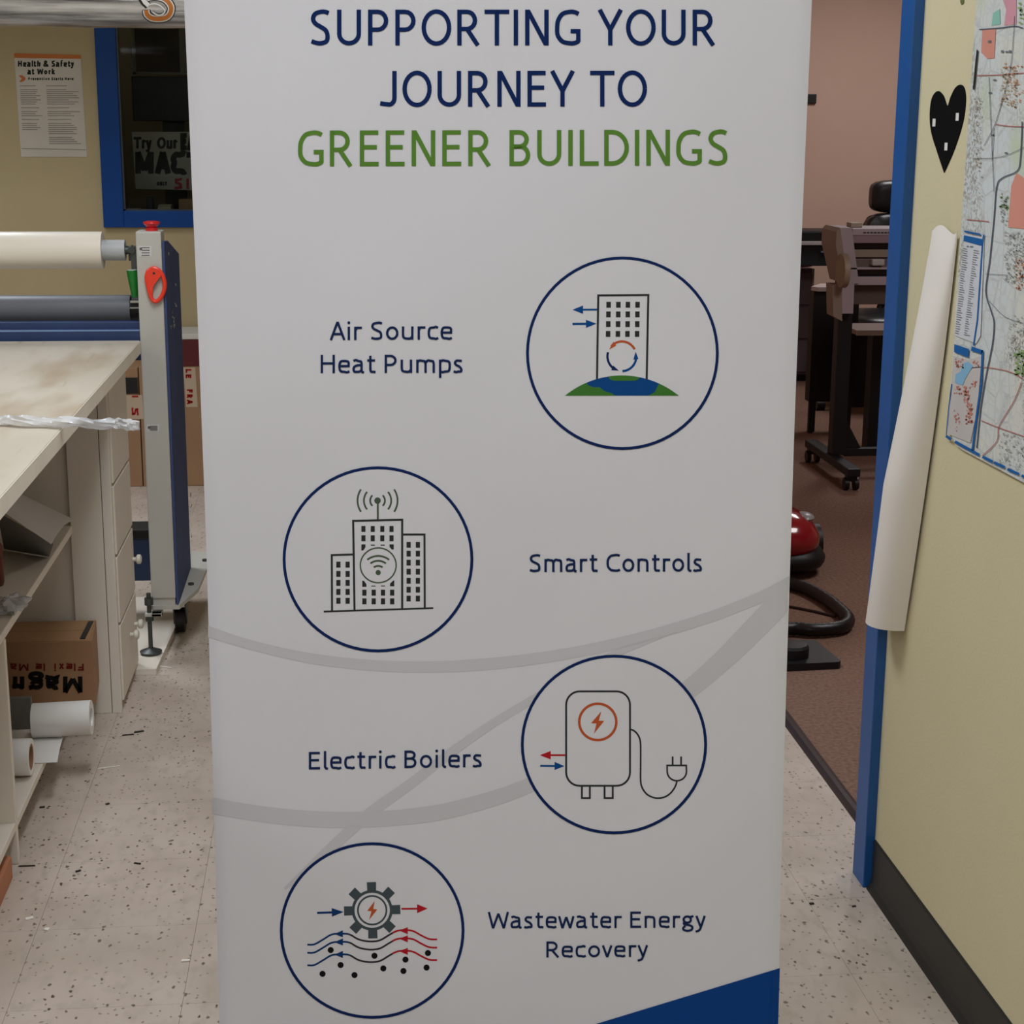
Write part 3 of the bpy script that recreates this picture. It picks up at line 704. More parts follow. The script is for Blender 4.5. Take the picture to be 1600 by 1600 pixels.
specks((1568, 360, 1600, 440), 230, gry, (1.2, 2.8)); specks((1585, 400, 1600, 450), 50, sal); specks((1562, 300, 1574, 350), 50, gry); specks((1561, 300, 1572, 325), 14, grn, (2, 4))
specks((1575, 490, 1600, 560), 80, gry, (1.2, 2.8)); specks((1583, 545, 1600, 585), 45, grn, (2, 5)); specks((1560, 675, 1598, 730), 110, gry, (1, 2.6))
specks((1590, 0, 1600, 40), 20, grn, (2, 4)); specks((1596, 560, 1600, 720), 30, gry)
pr = Print(MF2)
for L_ in ([(1598, 44), (1585, 41), (1560, 44), (1530, 46)], [(1597, 190), (1594, 250), (1588, 268), (1566, 278), (1557, 292), (1553, 340), (1549, 380), (1546, 410), (1540, 455), (1548, 485), (1553, 505), (1550, 540), (1540, 590), (1532, 640), (1526, 700)]):
    pr.ribbon(cr(L_, 4), 1.7)
pr.out_each('railway_print', mat('rail_ink', (84, 88, 104), rough=.75, spec=.15), mp_)
pr = Print(MF2)
for L_ in ([(1526, 118), (1560, 117), (1600, 114)], [(1555, 194), (1575, 197), (1600, 198)], [(1596, 597), (1585, 625), (1570, 650), (1560, 668), (1557, 690), (1535, 712)], [(1533, 657), (1560, 668), (1600, 682)], [(1510, 343), (1545, 346)], [(1518, 575), (1540, 574), (1575, 580), (1598, 592)]):
    pr.ribbon(cr(L_, 4), 1.3)
pr.out_each('highway_print', mat('highway_ink', (178, 108, 104), rough=.75, spec=.15), mp_)
pr = Print(MF2)
for L_ in ([(1585, 25), (1583, 60), (1578, 110), (1562, 170), (1552, 200), (1537, 228)], [(1545, 120), (1550, 240), (1553, 300)], [(1540, 428), (1575, 430)], [(1553, 200), (1550, 250)], [(1600, 230), (1565, 245), (1520, 248)], [(1600, 505), (1570, 495), (1545, 470)]):
    pr.ribbon(cr(L_, 3), .8)
for x, y in ((1573, 81), (1554, 125), (1547, 145), (1551, 211), (1572, 239)): pr.crect(x, y, 5, 2.4)
pr.crect(1566, 80.5, 4, 4); pr.crect(1578, 80.5, 4, 4); pr.crect(1546, 65, 5, 4)
pr.out('lane_print', mat('lane_ink', (108, 112, 116), rough=.75, spec=.15), mp_)
# legends
pr = Print(MF2); pr.poly([(1507.5, 366), (1538, 371), (1532, 525), (1525, 537), (1491.5, 524)]); pr.out('legend_ground', mat('legend_white', (206, 208, 210), rough=.6), mp_)
pr = Print(MF3)
pr.poly([(1506.5, 360), (1532, 365), (1532, 368), (1506.3, 362.5)]); pr.poly([(1506.2, 367.5), (1534.5, 373.5), (1533, 384), (1505.2, 376.5)])
pr.ribbon([(1537, 366.5), (1535, 380), (1531, 440), (1527, 500), (1521, 540)], 2.2)
pr.poly([(1491, 537.5), (1514, 545.5), (1513, 559), (1490.5, 550)]); pr.poly([(1518, 541), (1536, 547.5), (1534, 553.5), (1517, 548)])
pr.ribbon([(1535, 547), (1533, 600), (1527, 640), (1522, 680), (1519, 704)], 3)
for a, b in (((1478, 681), (1486, 687)), ((1492, 690), (1530, 711)), ((1535, 713.5), (1551, 721.5)), ((1553, 722.5), (1570, 730.5)), ((1574, 733), (1592, 741)), ((1596, 743), (1640, 764))):
    pr.ribbon([a, b], 4.4)
pr.ribbon([(1487, 600), (1482, 640), (1478.6, 680)], 1.6)
pr.out('legend_print', mat('legend_blue_ink', (30, 96, 158), rough=.75, spec=.15), mp_)
pr = Print(MF3)
for k in range(38):
    t = k/37; y = 388+132*t; xl = 1505-13*t; pr.ribbon([(xl, y), (xl+rnd.uniform(5, 9), y+1.4)], 1); pr.ribbon([(xl+16-2*t, y+3), (xl+16-2*t+rnd.uniform(4, 9), y+4.4)], 1)
for a, w_ in ((1512, 3), (1518, 5)): pr.crect(a, 385+(a-1512)*.1, w_, 2)
pr.out('index_print', mat('index_ink', (116, 116, 122), rough=.75, spec=.15), mp_)
pr = Print(MF2); pr.poly([(1489.5, 556), (1512, 563), (1534, 556), (1527, 640), (1516, 692), (1481, 678)]); pr.out('inset_ground', mat('inset_ground_ink', (196, 188, 182), rough=.75, spec=.15), mp_)
pr = Print(MF3); pr.poly([(1505, 568), (1513, 565), (1520, 572), (1508, 592), (1504, 602), (1492, 598), (1493, 585), (1501, 580)]); pr.out('lake_print', mat('lake_ink', (132, 178, 204), rough=.75, spec=.15), mp_)
rs = mat('inset_red_ink', (202, 128, 108), rough=.75, spec=.15)
pr = Print(MF3)
for bx, n in (((1492, 560, 1504, 575), 26), ((1490, 602, 1512, 618), 44), ((1504, 616, 1514, 630), 18), ((1508, 630, 1518, 662), 50), ((1490, 635, 1498, 680), 16), ((1519, 562, 1528, 572), 10), ((1512, 595, 1524, 606), 12)):
    for _ in range(n):
        x = rnd.uniform(bx[0], bx[2]); y = rnd.uniform(bx[1], bx[3]); s_ = rnd.uniform(1, 2.8); pr.rect(x, y, x+s_, y+s_)
pr.out('inset_print', rs, mp_)['kind'] = 'stuff'
# black strip along the upper left edge of the map
pr = Print(MF3); pr.ribbon([(1527, 78), (1521, 140)], 2.4); pr.out('edge_tape', M_black, mp_)

# heart
ht = thing('heart_decal', 'black heart cutout with three white marks on cream wall beside doorway', 'decal', (XR, 2.95, 1.45))
hpts = cr([(1476, 270), (1466, 240), (1456, 207), (1453.6, 178), (1457, 153), (1466, 142.3), (1475, 150), (1481, 166), (1486, 152), (1493, 138), (1501, 132.3), (1507.5, 138), (1509.6, 157), (1505.5, 190), (1492.5, 232), (1476, 270)], 4)[:-1]
a_ = [wallX(.0002)(*p) for p in hpts]
obj('heart_shape', MB().prism(a_, (-.0014, 0, 0)), mat('matt_black_vinyl', (8, 8, 9), rough=.8, spec=.1), ht)
for x, y in ((1459.3, 191.5), (1495.6, 182.5), (1478, 229)):
    pr = Print(wallX(.0022)); pr.poly([(x-2, y-6), (x+2.6, y-6), (x+2, y+6), (x-2.6, y+6)]); pr.out('white_mark', M_paper, ht)
tag(obj('wall_scrap', MB().prism([wallX(.0002)(*p) for p in ((1502, -4), (1507, -4), (1506.5, 5), (1503, 8), (1501, 3))], (-.001, 0, 0)), mat('olive_scrap', (96, 104, 52), rough=.6)), 'tiny olive scrap stuck on cream wall above the black heart', 'scrap')

# curled paper taped beside the doorway
def curl(i, j):          # i around the curl, j from top to bottom
    z = 1.352+(.585-1.352)*j
    yr = 2.850+.145*j**1.3
    a = .062-.012*j; b = .006+.052*min(1, j*1.6)**.8
    ang = math.pi*i
    y = yr+a-a*math.cos(ang); x = XR-.004-b*math.sin(ang)**.85
    if j < .06: z -= .006*math.sin(9*i)
    return Vector((x, y, z))
o = obj('curled_paper', MB().grid(curl, 24, 40, (-.0005, 0, 0)), mat('plotter_paper', (238, 230, 219), rough=.65, var=.02, bump=.1, bscale=40), smooth=True, angle=60)
tag(o, 'long curled white paper hanging on cream wall beside the blue door casing', 'paper')

# ================================================================ LEFT: work bench
TZ, TE, TT = .930, -.562, .0375
bench = thing('work_bench', 'long worn white work bench with open shelves running along the left', 'work bench', (-1.1, 3.2, 0))
M_top = bpy.data.materials.new('worn_bench_top'); M_top.use_nodes = True; nt = M_top.node_tree; N, L = nt.nodes, nt.links
g = N.new('ShaderNodeNewGeometry'); pos = g.outputs['Position']
base = node_mix(nt, noise_fac(nt, pos, 3, .35, .7, 5, (1, .4, 1)), (206, 196, 178), (192, 180, 160))
base = node_mix(nt, noise_fac(nt, pos, 7, .55, .8, 8, (1, .25, 1)), base, (168, 146, 116))
base = node_mix(nt, noise_fac(nt, pos, 30, .62, .72, 6, (1, .1, 1)), base, (176, 158, 132))
L.new(base, N['Principled BSDF'].inputs['Base Color']); N['Principled BSDF'].inputs['Roughness'].default_value = .4
obj('bench_top', MB().box(-2.9, TE, 1.3, 4.735, TZ-TT, TZ, .003), M_top, bench)
obj('bounce_lit_edge', MB().box(TE, TE+.0012, 1.303, 4.732, TZ-TT+.002, TZ-.002), mat('bounce_light_tint', (236, 226, 208), rough=.5), bench)  # added strip, coloured lighter than the top to stand in for bounced light
SX = -.70
sh_mid = [onX(100, 846, SX), onX(33, 958, SX)]; MZ = .512
obj('shelf', MB().box(-1.7, SX, 1.4, 4.285, MZ-.02, MZ, .002), M_white_lam, bench)
obj('shelf', MB().box(-1.7, SX, 1.4, 4.285, .075, .093, .002), M_white_lam, bench)
obj('side_panel', MB().box(-1.7, -.6985, 3.366, 3.384, 0, MZ-.02, .002), M_white_lam, bench)
obj('back_panel', MB().box(-1.72, -1.70, 1.4, 4.30, 0, TZ-TT), M_white_lam, bench)
obj('side_panel', MB().box(-1.7, -.712, 1.4, 1.418, 0, TZ-TT, .002), M_white_lam, bench)
# end cabinet
cab = thing('end_cabinet', 'white drawer cabinet under the far end of the bench with round knobs', 'cabinet', (-1.1, 4.5, 0))
CX = -.598
obj('body', MB().box(-1.69, CX-.012, 4.305, 4.655, 0, TZ-TT-.002, .002), M_white_lam, cab)
obj('front_board', MB().box(-.706, -.624, 4.288, 4.305, 0, TZ-TT-.002, .002), M_white_lam, cab)
obj('front_board', MB().box(-.6225, CX, 4.286, 4.305, 0, TZ-TT-.002, .002), M_white_lam, cab)
M_knob = mat('cream_knob', (214, 208, 192), rough=.35, var=.03)
zz = [.02, .235, .42, .61, .875]
for k in range(4):
    d = obj('drawer', MB().box(CX-.012, CX+.003, 4.318, 4.650, zz[k]+.004, zz[k+1]-.004, .003), M_white_lam, cab)
    if k < 2:
        zk = (.150, .331)[k]
        for yy in ((4.60, 4.50) if k == 0 else (4.655-.03,)):
            kb = MB().tube([(CX+.003, yy, zk), (CX+.012, yy, zk)], .006, 12).tube([(CX+.012, yy, zk), (CX+.016, yy, zk), (CX+.024, yy, zk), (CX+.027, yy, zk)], [.009, .0135, .0135, .008], 16)
            obj('knob', kb, M_knob, d, smooth=True)

# plastic film strip across the table
fz = TZ+.012
a = onZ(-60, 654, fz); b_ = onZ(218, 664, fz)
pts = []; NP = 60
for k in range(NP+1):
    t = k/NP; pts.append(a.lerp(b_, t)+Vector((0, .006*math.sin(9*t+1)+.003*math.sin(31*t), .0015*math.sin(23*t))))
mb = MB(); vs = []; n = 14
for k, p in enumerate(pts):
    t = k/NP; wd = .0125+.002*math.sin(11*t)+.007*max(0, 1-abs(t-.91)/.06); 
    if t > .97: wd *= max(.15, (1-t)/.03)
    if t < .02: wd *= .8
    for m_ in range(n):
        an = 2*math.pi*m_/n+t*5; rr = 1+.22*math.sin(3*an+t*9)+.16*math.sin(7*an-t*22)+(.22*math.sin(5*an+k*1.1) if t > .8 else 0)
        vs.append(p+Vector((.001*math.sin(k*2.1+m_), math.cos(an)*wd*rr, max(-.0118, math.sin(an)*.009*rr))))
fs = [(k*n+m_, k*n+(m_+1) % n, (k+1)*n+(m_+1) % n, (k+1)*n+m_) for k in range(NP) for m_ in range(n)]+[tuple(range(n)), tuple(NP*n+m_ for m_ in range(n))]
mb.add(vs, fs)
fm = mat('clear_film', (225, 225, 225), rough=.15, var=.02, coat=.5, spec=.9)
b = fm.node_tree.nodes['Principled BSDF']; b.inputs['Alpha'].default_value = .55
tag(obj('plastic_film_strip', mb, fm, smooth=True, angle=30), 'crumpled strip of clear plastic film lying across the bench top', 'plastic film')

# curved sheet, bag and tub on the middle shelf
def sheet(i, j):
    # i: along (left-back to right-front), j: across (upper edge to lower edge)
    A, B_ = onY(25, 768, 4.15), onY(116, 812, 4.10); C_, D = onY(-2, 795, 3.85), onY(80, 850, 3.82)
    p = A.lerp(B_, i).lerp(C_.lerp(D, i), j); p.z += .012*math.sin(math.pi*j); return p
o = obj('paper_sheet', MB().grid(sheet, 12, 12, (0, 0, -.0008)), mat('grey_white_paper', (206, 200, 194), rough=.6), smooth=True)
o.location.z += .0
tag(o, 'curved white paper sheet on middle shelf under the bench', 'paper')
def sheet2(i, j):
    A, B_ = onY(-4, 800, 3.86), onY(83, 850, 3.83); z = MZ+.002
    C_, D = onZ(6, 858, z), onZ(77, 870, z)
    return A.lerp(B_, i).lerp(C_.lerp(D, i), j)
tag(obj('grey_board', MB().grid(sheet2, 8, 6, (0, .001, 0)), mat('grey_card', (128, 124, 120), rough=.7), smooth=True), 'grey card leaning under the curved paper on middle shelf', 'card')
bx = onZ(-9, 915, MZ)
tub = thing('brown_bottle', 'dark reddish brown bottle at picture edge on middle shelf', 'bottle', (bx.x, bx.y, MZ))
obj('bottle_body', MB().tube([(bx.x, bx.y, MZ+.0005), (bx.x, bx.y, MZ+.01), (bx.x, bx.y, MZ+.09), (bx.x, bx.y, MZ+.105)], [.02, .023, .023, .014], 18), mat('rust_brown_plastic', (96, 44, 28), rough=.35), tub, smooth=True)
obj('lid', MB().tube([(bx.x, bx.y, MZ+.1055), (bx.x, bx.y, MZ+.125)], .013, 16), M_black, tub)
rb = random.Random(5)
c = onZ(24, 945, MZ+.012)
def crump(d):
    k = 1+.25*math.sin(7*d.x+3*d.z)+.2*math.sin(9*d.y+5*d.x)+rb.uniform(-.08, .08); return Vector((d.x*k, d.y*k, max(-.98, d.z*k)))
bgm = mat('clear_bag', (214, 214, 216), rough=.18, coat=.5, spec=.8, var=.05); bgm.node_tree.nodes['Principled BSDF'].inputs['Alpha'].default_value = .6
tag(obj('plastic_bag', MB().blob((c.x-.012, c.y, MZ+.0135), (.034, .055, .013), 18, 10, crump), bgm, smooth=True, angle=25), 'small crumpled clear plastic bag on middle shelf edge', 'plastic bag')

# cardboard box on bottom shelf, lettering upside down
bxm = thing('cardboard_box', 'brown cardboard box with upside-down lettering on the bottom shelf', 'cardboard box', (-.8, 4.15, .094))
Yf = 4.10; TPz = onY(80, 1003, Yf).z; XRt = onY(146, 1040, Yf).x
obj('box_body', MB().prism([(-1.06, Yf, .0935), (XRt, Yf, .0935), (XRt-.014, 4.275, .0935), (-1.06, 4.275, .0935)], (0, 0, TPz-.0935)), M_card, bxm)
obj('flap', MB().box(-1.055, XRt-.009, Yf+.001, Yf+.086, TPz, TPz+.002), mat('card_flap', (164, 126, 88), rough=.85), bxm)
obj('flap', MB().box(-1.055, XRt-.015, Yf+.088, 4.274, TPz, TPz+.002), MATS['card_flap'], bxm)
BF = lambda x, y: onY(x, y, Yf-.0012)
def flip_text(s, mt, x0, x1, ytop, cap, stroke, name='lettering'):
    pr = Print(lambda x, y: BF(x0+x1-x, 2*ytop+cap-y)); text(pr, s, x0, x1, ytop+cap, ytop+cap, cap, stroke, gap=.12); pr.out(name, mt, bxm)
flip_text('Magn', mat('box_black_ink', (18, 15, 13), rough=.75, spec=.15), 18, 131, 1057, 25, 7)
flip_text('Flexible Ma', mat('box_red_ink', (104, 30, 24), rough=.75, spec=.15), 16, 132, 1037, 11, 2.6)
p1 = onY(141, 971, 4.2)
obj('dark_patch', MB().box(p1.x-.014, p1.x-.001, Yf+.01, 4.26, TPz+.002, TPz+.004), M_black, bxm)
obj('tape', MB().box(-.79, -.716, Yf-.0012, Yf, TPz-.001, TPz), mat('parcel_tape', (172, 138, 100), rough=.4), bxm)

# rolls on the bottom shelf
ry = 3.872
r0 = onY(52, 1120, ry); r1 = onY(143, 1120, ry); rad = .041; rz = .093+.002+rad
rl = thing('paper_roll', 'large white paper roll sticking out of bottom shelf with its end unrolled', 'paper roll', (r0.x, ry, .095))
obj('roll_body', MB().ring((r0.x, ry, rz), (r1.x, ry, rz+.004), rad, .022, 32), M_paper, rl, smooth=True)
def tail(i, j):
    ang = R_(200+95*j*1.0); x = r0.x+.0+(.068)*i
    if j < .5: a2 = R_(180+90*j*2); return Vector((x, ry+math.cos(a2)*(rad+.001), rz-.0+math.sin(a2)*(rad+.0005)))
    k = (j-.5)*2; return Vector((x+.012*k, ry-.17*k, .0945+.0*k+.006*math.sin(math.pi*k)))
obj('loose_end', MB().grid(tail, 8, 16, (0, 0, .0006)), M_paper, rl, smooth=True, angle=60)
sr = thing('paper_roll', 'small white roll with brown core at front of bottom shelf', 'paper roll', (-.73, 3.6, .094))
s0 = onY(14, 1181, 3.60); s1x = onY(49, 1181, 3.63).x; r2 = .0415
obj('roll_body', MB().ring((-.80, 3.63, .096+r2), (s1x, 3.63, .096+r2), r2, .030, 32), M_paper, sr, smooth=True)
obj('core', MB().ring((-.80, 3.63, .096+r2), (s1x-.001, 3.63, .096+r2), .0305, .024, 28), mat('core_board', (142, 104, 74), rough=.85), sr, smooth=True)
tag(obj('plastic_card', MB().box(-.90, onY(51, 1100, 3.95).x, 3.93, 3.945, .094, onY(20, 1089, 3.94).z, .001), mat('grey_plastic_card', (118, 116, 110), rough=.6)), 'flat grey panel standing on bottom shelf before the cardboard box', 'panel')
tag(obj('orange_board', MB().box(-1.0, onZ(14, 1370, .02).x, 2.96, 3.30, .0005, .05, .002), mat('orange_card', (176, 116, 80), rough=.8)), 'orange-brown cardboard lying on floor at left picture edge', 'cardboard')

# ================================================================ LAMINATOR
LY = 4.75
lam = thing('laminator', 'grey and navy wide roll laminator standing behind the bench', 'laminating machine', (-.8, 4.95, 0))
pl0 = onY(211.5, 362, LY); pl1 = onY(236.5, 936, LY); pr0 = onY(255, 362, LY); pr1 = onY(271, 936, LY)
xl_, xr_ = (pl0.x+pl1.x)/2, (pr0.x+pr1.x)/2; ztop = pl0.z; zbot = pl1.z
obj('side_post', MB().box(xl_, xr_, LY, LY+.09, zbot, ztop, .004), M_grey_pc, lam)
# navy side cover with chamfered rear corners
xs = xr_+.001
def sp_(x, y): P = onX(x, y, xs+.006); return (P.y, P.z)
bk_ = [sp_(279, 397), sp_(299, 889)]; yb_ = (bk_[0][0]+bk_[1][0])/2
tp, bt = sp_(262, 376), sp_(285, 934)
cov = [(LY+.006, tp[1]+.004), (tp[0], tp[1]), (yb_, bk_[0][1]), (yb_, bk_[1][1]), (bt[0], bt[1]), (LY+.006, bt[1]-.002)]
obj('side_cover', MB().prism([(xs, a, b) for a, b in cov], (.006, 0, 0)), M_navy2, lam)
pr = Print(lambda x, y: onX(x, y, xs+.0068)); rl_ = random.Random(2)
for cx_, cy_ in ((276, 443), (277, 478), (272, 492), (273, 500), (274, 508), (265, 398), (300, 775), (301, 792), (302, 835), (270, 512)):
    for _ in range(3): pr.crect(cx_-2+rl_.uniform(-1.2, 1.2), cy_+rl_.uniform(-4, 4), rl_.uniform(.6, 1.6), rl_.uniform(1.5, 4.5))
pr.out('scuff_marks', mat('chipped_paint', (176, 182, 188), rough=.6), lam)
# labels on the post
for (x0, y0, x1, y1) in ((216, 384, 237, 401), (229, 663, 249, 674)):
    pr = Print(lambda x, y: onY(x, y, LY-.0006)); pr.rect(x0, y0, x1, y1); o = pr.out('sticker', mat('sticker_grey', (196, 192, 188), rough=.5), lam)
    pr = Print(lambda x, y: onY(x, y, LY-.0012))
    for k in range(4): pr.crect((x0+x1)/2+1, y0+3+k*(y1-y0-5)/3, (x1-x0)*.6, 1.3)
    pr.crect(x0+4, y0+5, 4, 4); pr.out('sticker_print', mat('sticker_ink', (104, 96, 96), rough=.75, spec=.15), lam)
# emergency stop
ex = (onY(222, 356, LY).x+onY(247, 356, LY).x)/2; ey = LY+.04
obj('stop_button', MB().tube([(ex, ey, ztop), (ex, ey, ztop+.008)], .0165, 20).tube([(ex, ey, ztop+.008), (ex, ey, ztop+.012), (ex, ey, ztop+.02), (ex, ey, ztop+.025), (ex, ey, ztop+.027)], [.012, .015, .023, .022, .012], 24), mat('signal_red', (206, 34, 40), rough=.3), lam, smooth=True)
# upper film shaft bracket, rollers
z1_ = onY(100, 391, 4.83); rr_ = (onY(100, 362, 4.83).z-onY(100, 420.5, 4.83).z)/2
xe = onY(161, 391, 4.83).x; xg = onY(196, 391, 4.83).x
obj('shaft', MB().tube([(-2.5, 4.83, z1_.z), (xl_+.002, 4.83, z1_.z)], .012, 14), M_dkmetal, lam, smooth=True)
obj('shaft_bracket', MB().box(xl_-.028, xl_+.0, 4.80, 4.86, z1_.z-.028, z1_.z-.010, .003).box(xl_-.02, xl_, 4.79, 4.80, z1_.z-.05, z1_.z+.012, .002).tube([(xl_-.016, 4.79, z1_.z+.008), (xl_-.016, 4.775, z1_.z+.004)], .010, 12), M_dkmetal, lam, smooth=True)
obj('drive_roller', MB().tube([(-2.5, 4.86, onY(100, 483, 4.86).z), (onY(205, 483, 4.86).x, 4.86, onY(100, 483, 4.86).z)], .0395, 36), mat('grey_rubber', (92, 94, 98), rough=.45, var=.05), lam, smooth=True)
xq = onY(205, 483, 4.86).x; zq = onY(100, 483, 4.86).z
obj('roller_bearing', MB().tube([(xq, 4.86, zq), (xl_+.004, 4.86, zq)], .034, 24).box(xq+.004, xl_, 4.82, 4.83, zq-.036, zq-.028), M_black, lam, smooth=True)
obj('bearing_clip', MB().box(xq+.004, xl_, 4.812, 4.822, zq+.022, zq+.028).box(xq+.002, xl_, 4.812, 4.822, zq+.006, zq+.009).box(xq+.006, xl_-.001, 4.812, 4.82, zq-.034, zq-.028), M_chrome, lam)
zb1 = onY(100, 504, 4.77).z
obj('front_beam', MB().box(-2.5, xl_+.001, 4.765, 4.80, TZ-.06, (zb1+TZ)/2+.004, .003).box(-2.5, xl_+.001, 4.785, 4.82, (zb1+TZ)/2, zb1, .003), M_navy_pc, lam)
obj('beam_edge', MB().box(-2.5, xl_, 4.764, 4.768, (zb1+TZ)/2-.001, (zb1+TZ)/2+.003), mat('pale_blue_edge', (120, 150, 190), rough=.4), lam)
# green lever
ga, gb = onY(207, 424, 4.80), onY(211, 464, 4.80)
obj('lever', MB().tube([gb, gb.lerp(ga, .5), ga, ga+Vector((0, 0, .003))], [.009, .013, .0165, .016], 18), mat('green_plastic', (14, 112, 34), rough=.35), lam, smooth=True)
obj('lever_cap', MB().tube([ga+Vector((0, 0, .003)), ga+Vector((-.0003, 0, .006))], .0155, 18), mat('pale_cap', (176, 190, 176), rough=.5), lam, smooth=True)
# lower crossbeam
zc0, zc1 = onY(215, 908, 5.1).z, onY(215, 827, 5.1).z
obj('lower_beam', MB().box(-2.5, xl_+.02, 5.1, 5.2, zc0, zc1-.03, .004), M_navy_pc, lam)
obj('beam_cap', MB().box(-2.5, xl_+.02, 5.09, 5.21, zc1-.03, zc1, .004), M_black, lam)
# base plate, caster, levelling foot
zp = .146
obj('foot_plate', MB().prism([(xl_-.01, LY+.0, zp), (xr_+.01, LY-.0, zp), (-.445, LY+.18, zp), (-.43, LY+.62, zp), (xl_-.01, LY+.62, zp)], (0, 0, .012)), M_grey_pc, lam)
obj('foot_stem', MB().box(xl_+.004, xr_-.002, LY+.004, LY+.085, zp+.01, zbot+.004, .002), M_grey_pc, lam)
bolt = MB()
for x, y in ((-.545, LY+.05), (-.505, LY+.16), (-.47, LY+.22), (-.45, LY+.5)): bolt.tube([(x, y, zp+.012), (x, y, zp+.018)], .009, 8)
obj('bolt', bolt, M_dkmetal, lam)
cs_ = thing  # (casters are parts)
cxp, cyp = -.508, 5.0
cst = obj('caster_fork', MB().tube([(cxp, cyp, .146), (cxp, cyp, .094)], .026, 20).prism([(cxp-.020, cyp-.03, .094), (cxp-.020, cyp+.03, .094), (cxp-.020, cyp+.012, .03), (cxp-.020, cyp-.012, .03)], (.004, 0, 0)).prism([(cxp+.016, cyp-.03, .094), (cxp+.016, cyp+.03, .094), (cxp+.016, cyp+.012, .03), (cxp+.016, cyp-.012, .03)], (.004, 0, 0))
          .prism([(cxp-.05, cyp-.03, .095), (cxp-.02, cyp-.045, .095), (cxp-.02, cyp-.01, .08), (cxp-.045, cyp-.005, .085)], (0, 0, .008)), M_dkmetal, lam)
obj('wheel', MB().tube([(cxp-.015, cyp, .040), (cxp-.012, cyp, .040), (cxp+.012, cyp, .040), (cxp+.015, cyp, .040)], [.034, .038, .038, .034], 28), M_black, cst, smooth=True)
fx, fy = onZ(236, 1018, .024).x, onZ(236, 1018, .024).y
foot = obj('levelling_foot', MB().tube([(fx, fy, .022), (fx, fy, .026), (fx, fy, .032), (fx, fy, .036)], [.031, .032, .018, .008], 24).tube([(fx, fy, .03), (fx, fy, .20)], .0065, 12).tube([(fx, fy, .118), (fx, fy, .132)], .013, 6).tube([(fx, fy, .165), (fx, fy, .186)], .0125, 10), M_dkmetal, lam, smooth=True)
obj('outrigger', MB().box(fx-.012, xl_+.03, fy-.014, fy+.014, .132, .142, .002).box(xl_+.0, xl_+.03, fy-.014, LY+.02, .132, .142, .002), M_grey_pc, lam)
# white board under the laminator foot
wbp = [onZ(150, 1044, .02), onZ(244, 1044, .02), onZ(296, 930, .02), onZ(170, 930, .02)]
tag(obj('floor_board', MB().prism([Vector((-.82, wbp[0].y, .0005)), Vector((wbp[1].x, wbp[1].y, .0005)), Vector((wbp[2].x, wbp[2].y, .0005)), Vector((-.82, wbp[2].y, .0005))], (0, 0, .017)), M_white_lam), 'flat white board on the floor under laminator foot', 'board')

# film roll loaded on the laminator (own things)
fr = thing('film_roll', 'thick cream film roll mounted high on the laminator', 'film roll', (-1.3, 4.83, z1_.z))
obj('film', MB().ring((-2.3, 4.83, z1_.z), (xe, 4.83, z1_.z), rr_, .030, 48), mat('cream_film', (228, 218, 200), rough=.35, var=.02, coat=.2), fr, smooth=True)
obj('grey_core', MB().ring((-2.3, 4.83, z1_.z), (xg, 4.83, z1_.z), .029, .0125, 32), mat('grey_core_pvc', (172, 174, 172), rough=.4), fr, smooth=True)
# orange scissors/cutter hanging on the post
sc = thing('safety_cutter', 'bright orange-red safety cutter hanging on the grey laminator post', 'cutter', tuple(onY(242, 473, LY-.012)))
M_or = mat('orange_plastic', (236, 60, 34), rough=.35, var=.05)
SY = lambda x, y: onY(x, y, LY-.010)
loop = cr([(231, 424), (240, 419), (250, 424), (256, 436), (257, 450), (252, 464), (244, 471), (238, 468), (234, 458), (231, 445), (229, 434), (231, 424)], 4)[:-1]
obj('loop_handle', MB().tube([SY(*p) for p in loop], .0058, 10, closed=True), M_or, sc, smooth=True)
obj('cutter_head', MB().prism([onY(*p, LY-.017) for p in ((228, 426), (236, 419), (247, 421), (252, 430), (246, 438), (239, 448), (238, 462), (233, 452), (229, 438))], (0, .010, 0)), M_or, sc)
obj('rivet', MB().tube([onY(240.5, 427, LY-.018), onY(240.5, 427, LY-.0165)], .0035, 10), M_black, sc)

# long foil-wrapped tube high above
th = onY(100, 42.5, 5.0).z; RT = .078
tb = thing('foil_tube', 'shiny silver wrapped tube hanging high across the upper left', 'tube', (-1.4, 5.0, th))
M_foil = mat('silver_film_wrap', (104, 102, 102), rough=.25, metal=.75, rgb2=(220, 220, 220), scale=9, stretch=(.35, 2, 6), bump=.9, bscale=16)
def tubef(i, j):
    x = -2.6+(.25+2.6)*i; a2 = 2*math.pi*j; r = RT*(1+.012*math.sin(a2*3+x*9)+.010*math.sin(x*31+a2*5)); return Vector((x, 5.0+math.cos(a2)*r, th+RT+math.sin(a2)*r))
obj('wrapped_body', MB().grid(tubef, 90, 36), M_foil, tb, smooth=True, angle=70)
for x in (-1.8, -.15):
    obj('hanger', MB().ring((x-.012, 5.0, th+RT), (x+.012, 5.0, th+RT), RT+.005, RT+.002, 28).box(x-.012, x+.012, 4.998, 5.002, th+2*RT, CEIL), M_dkmetal, tb)
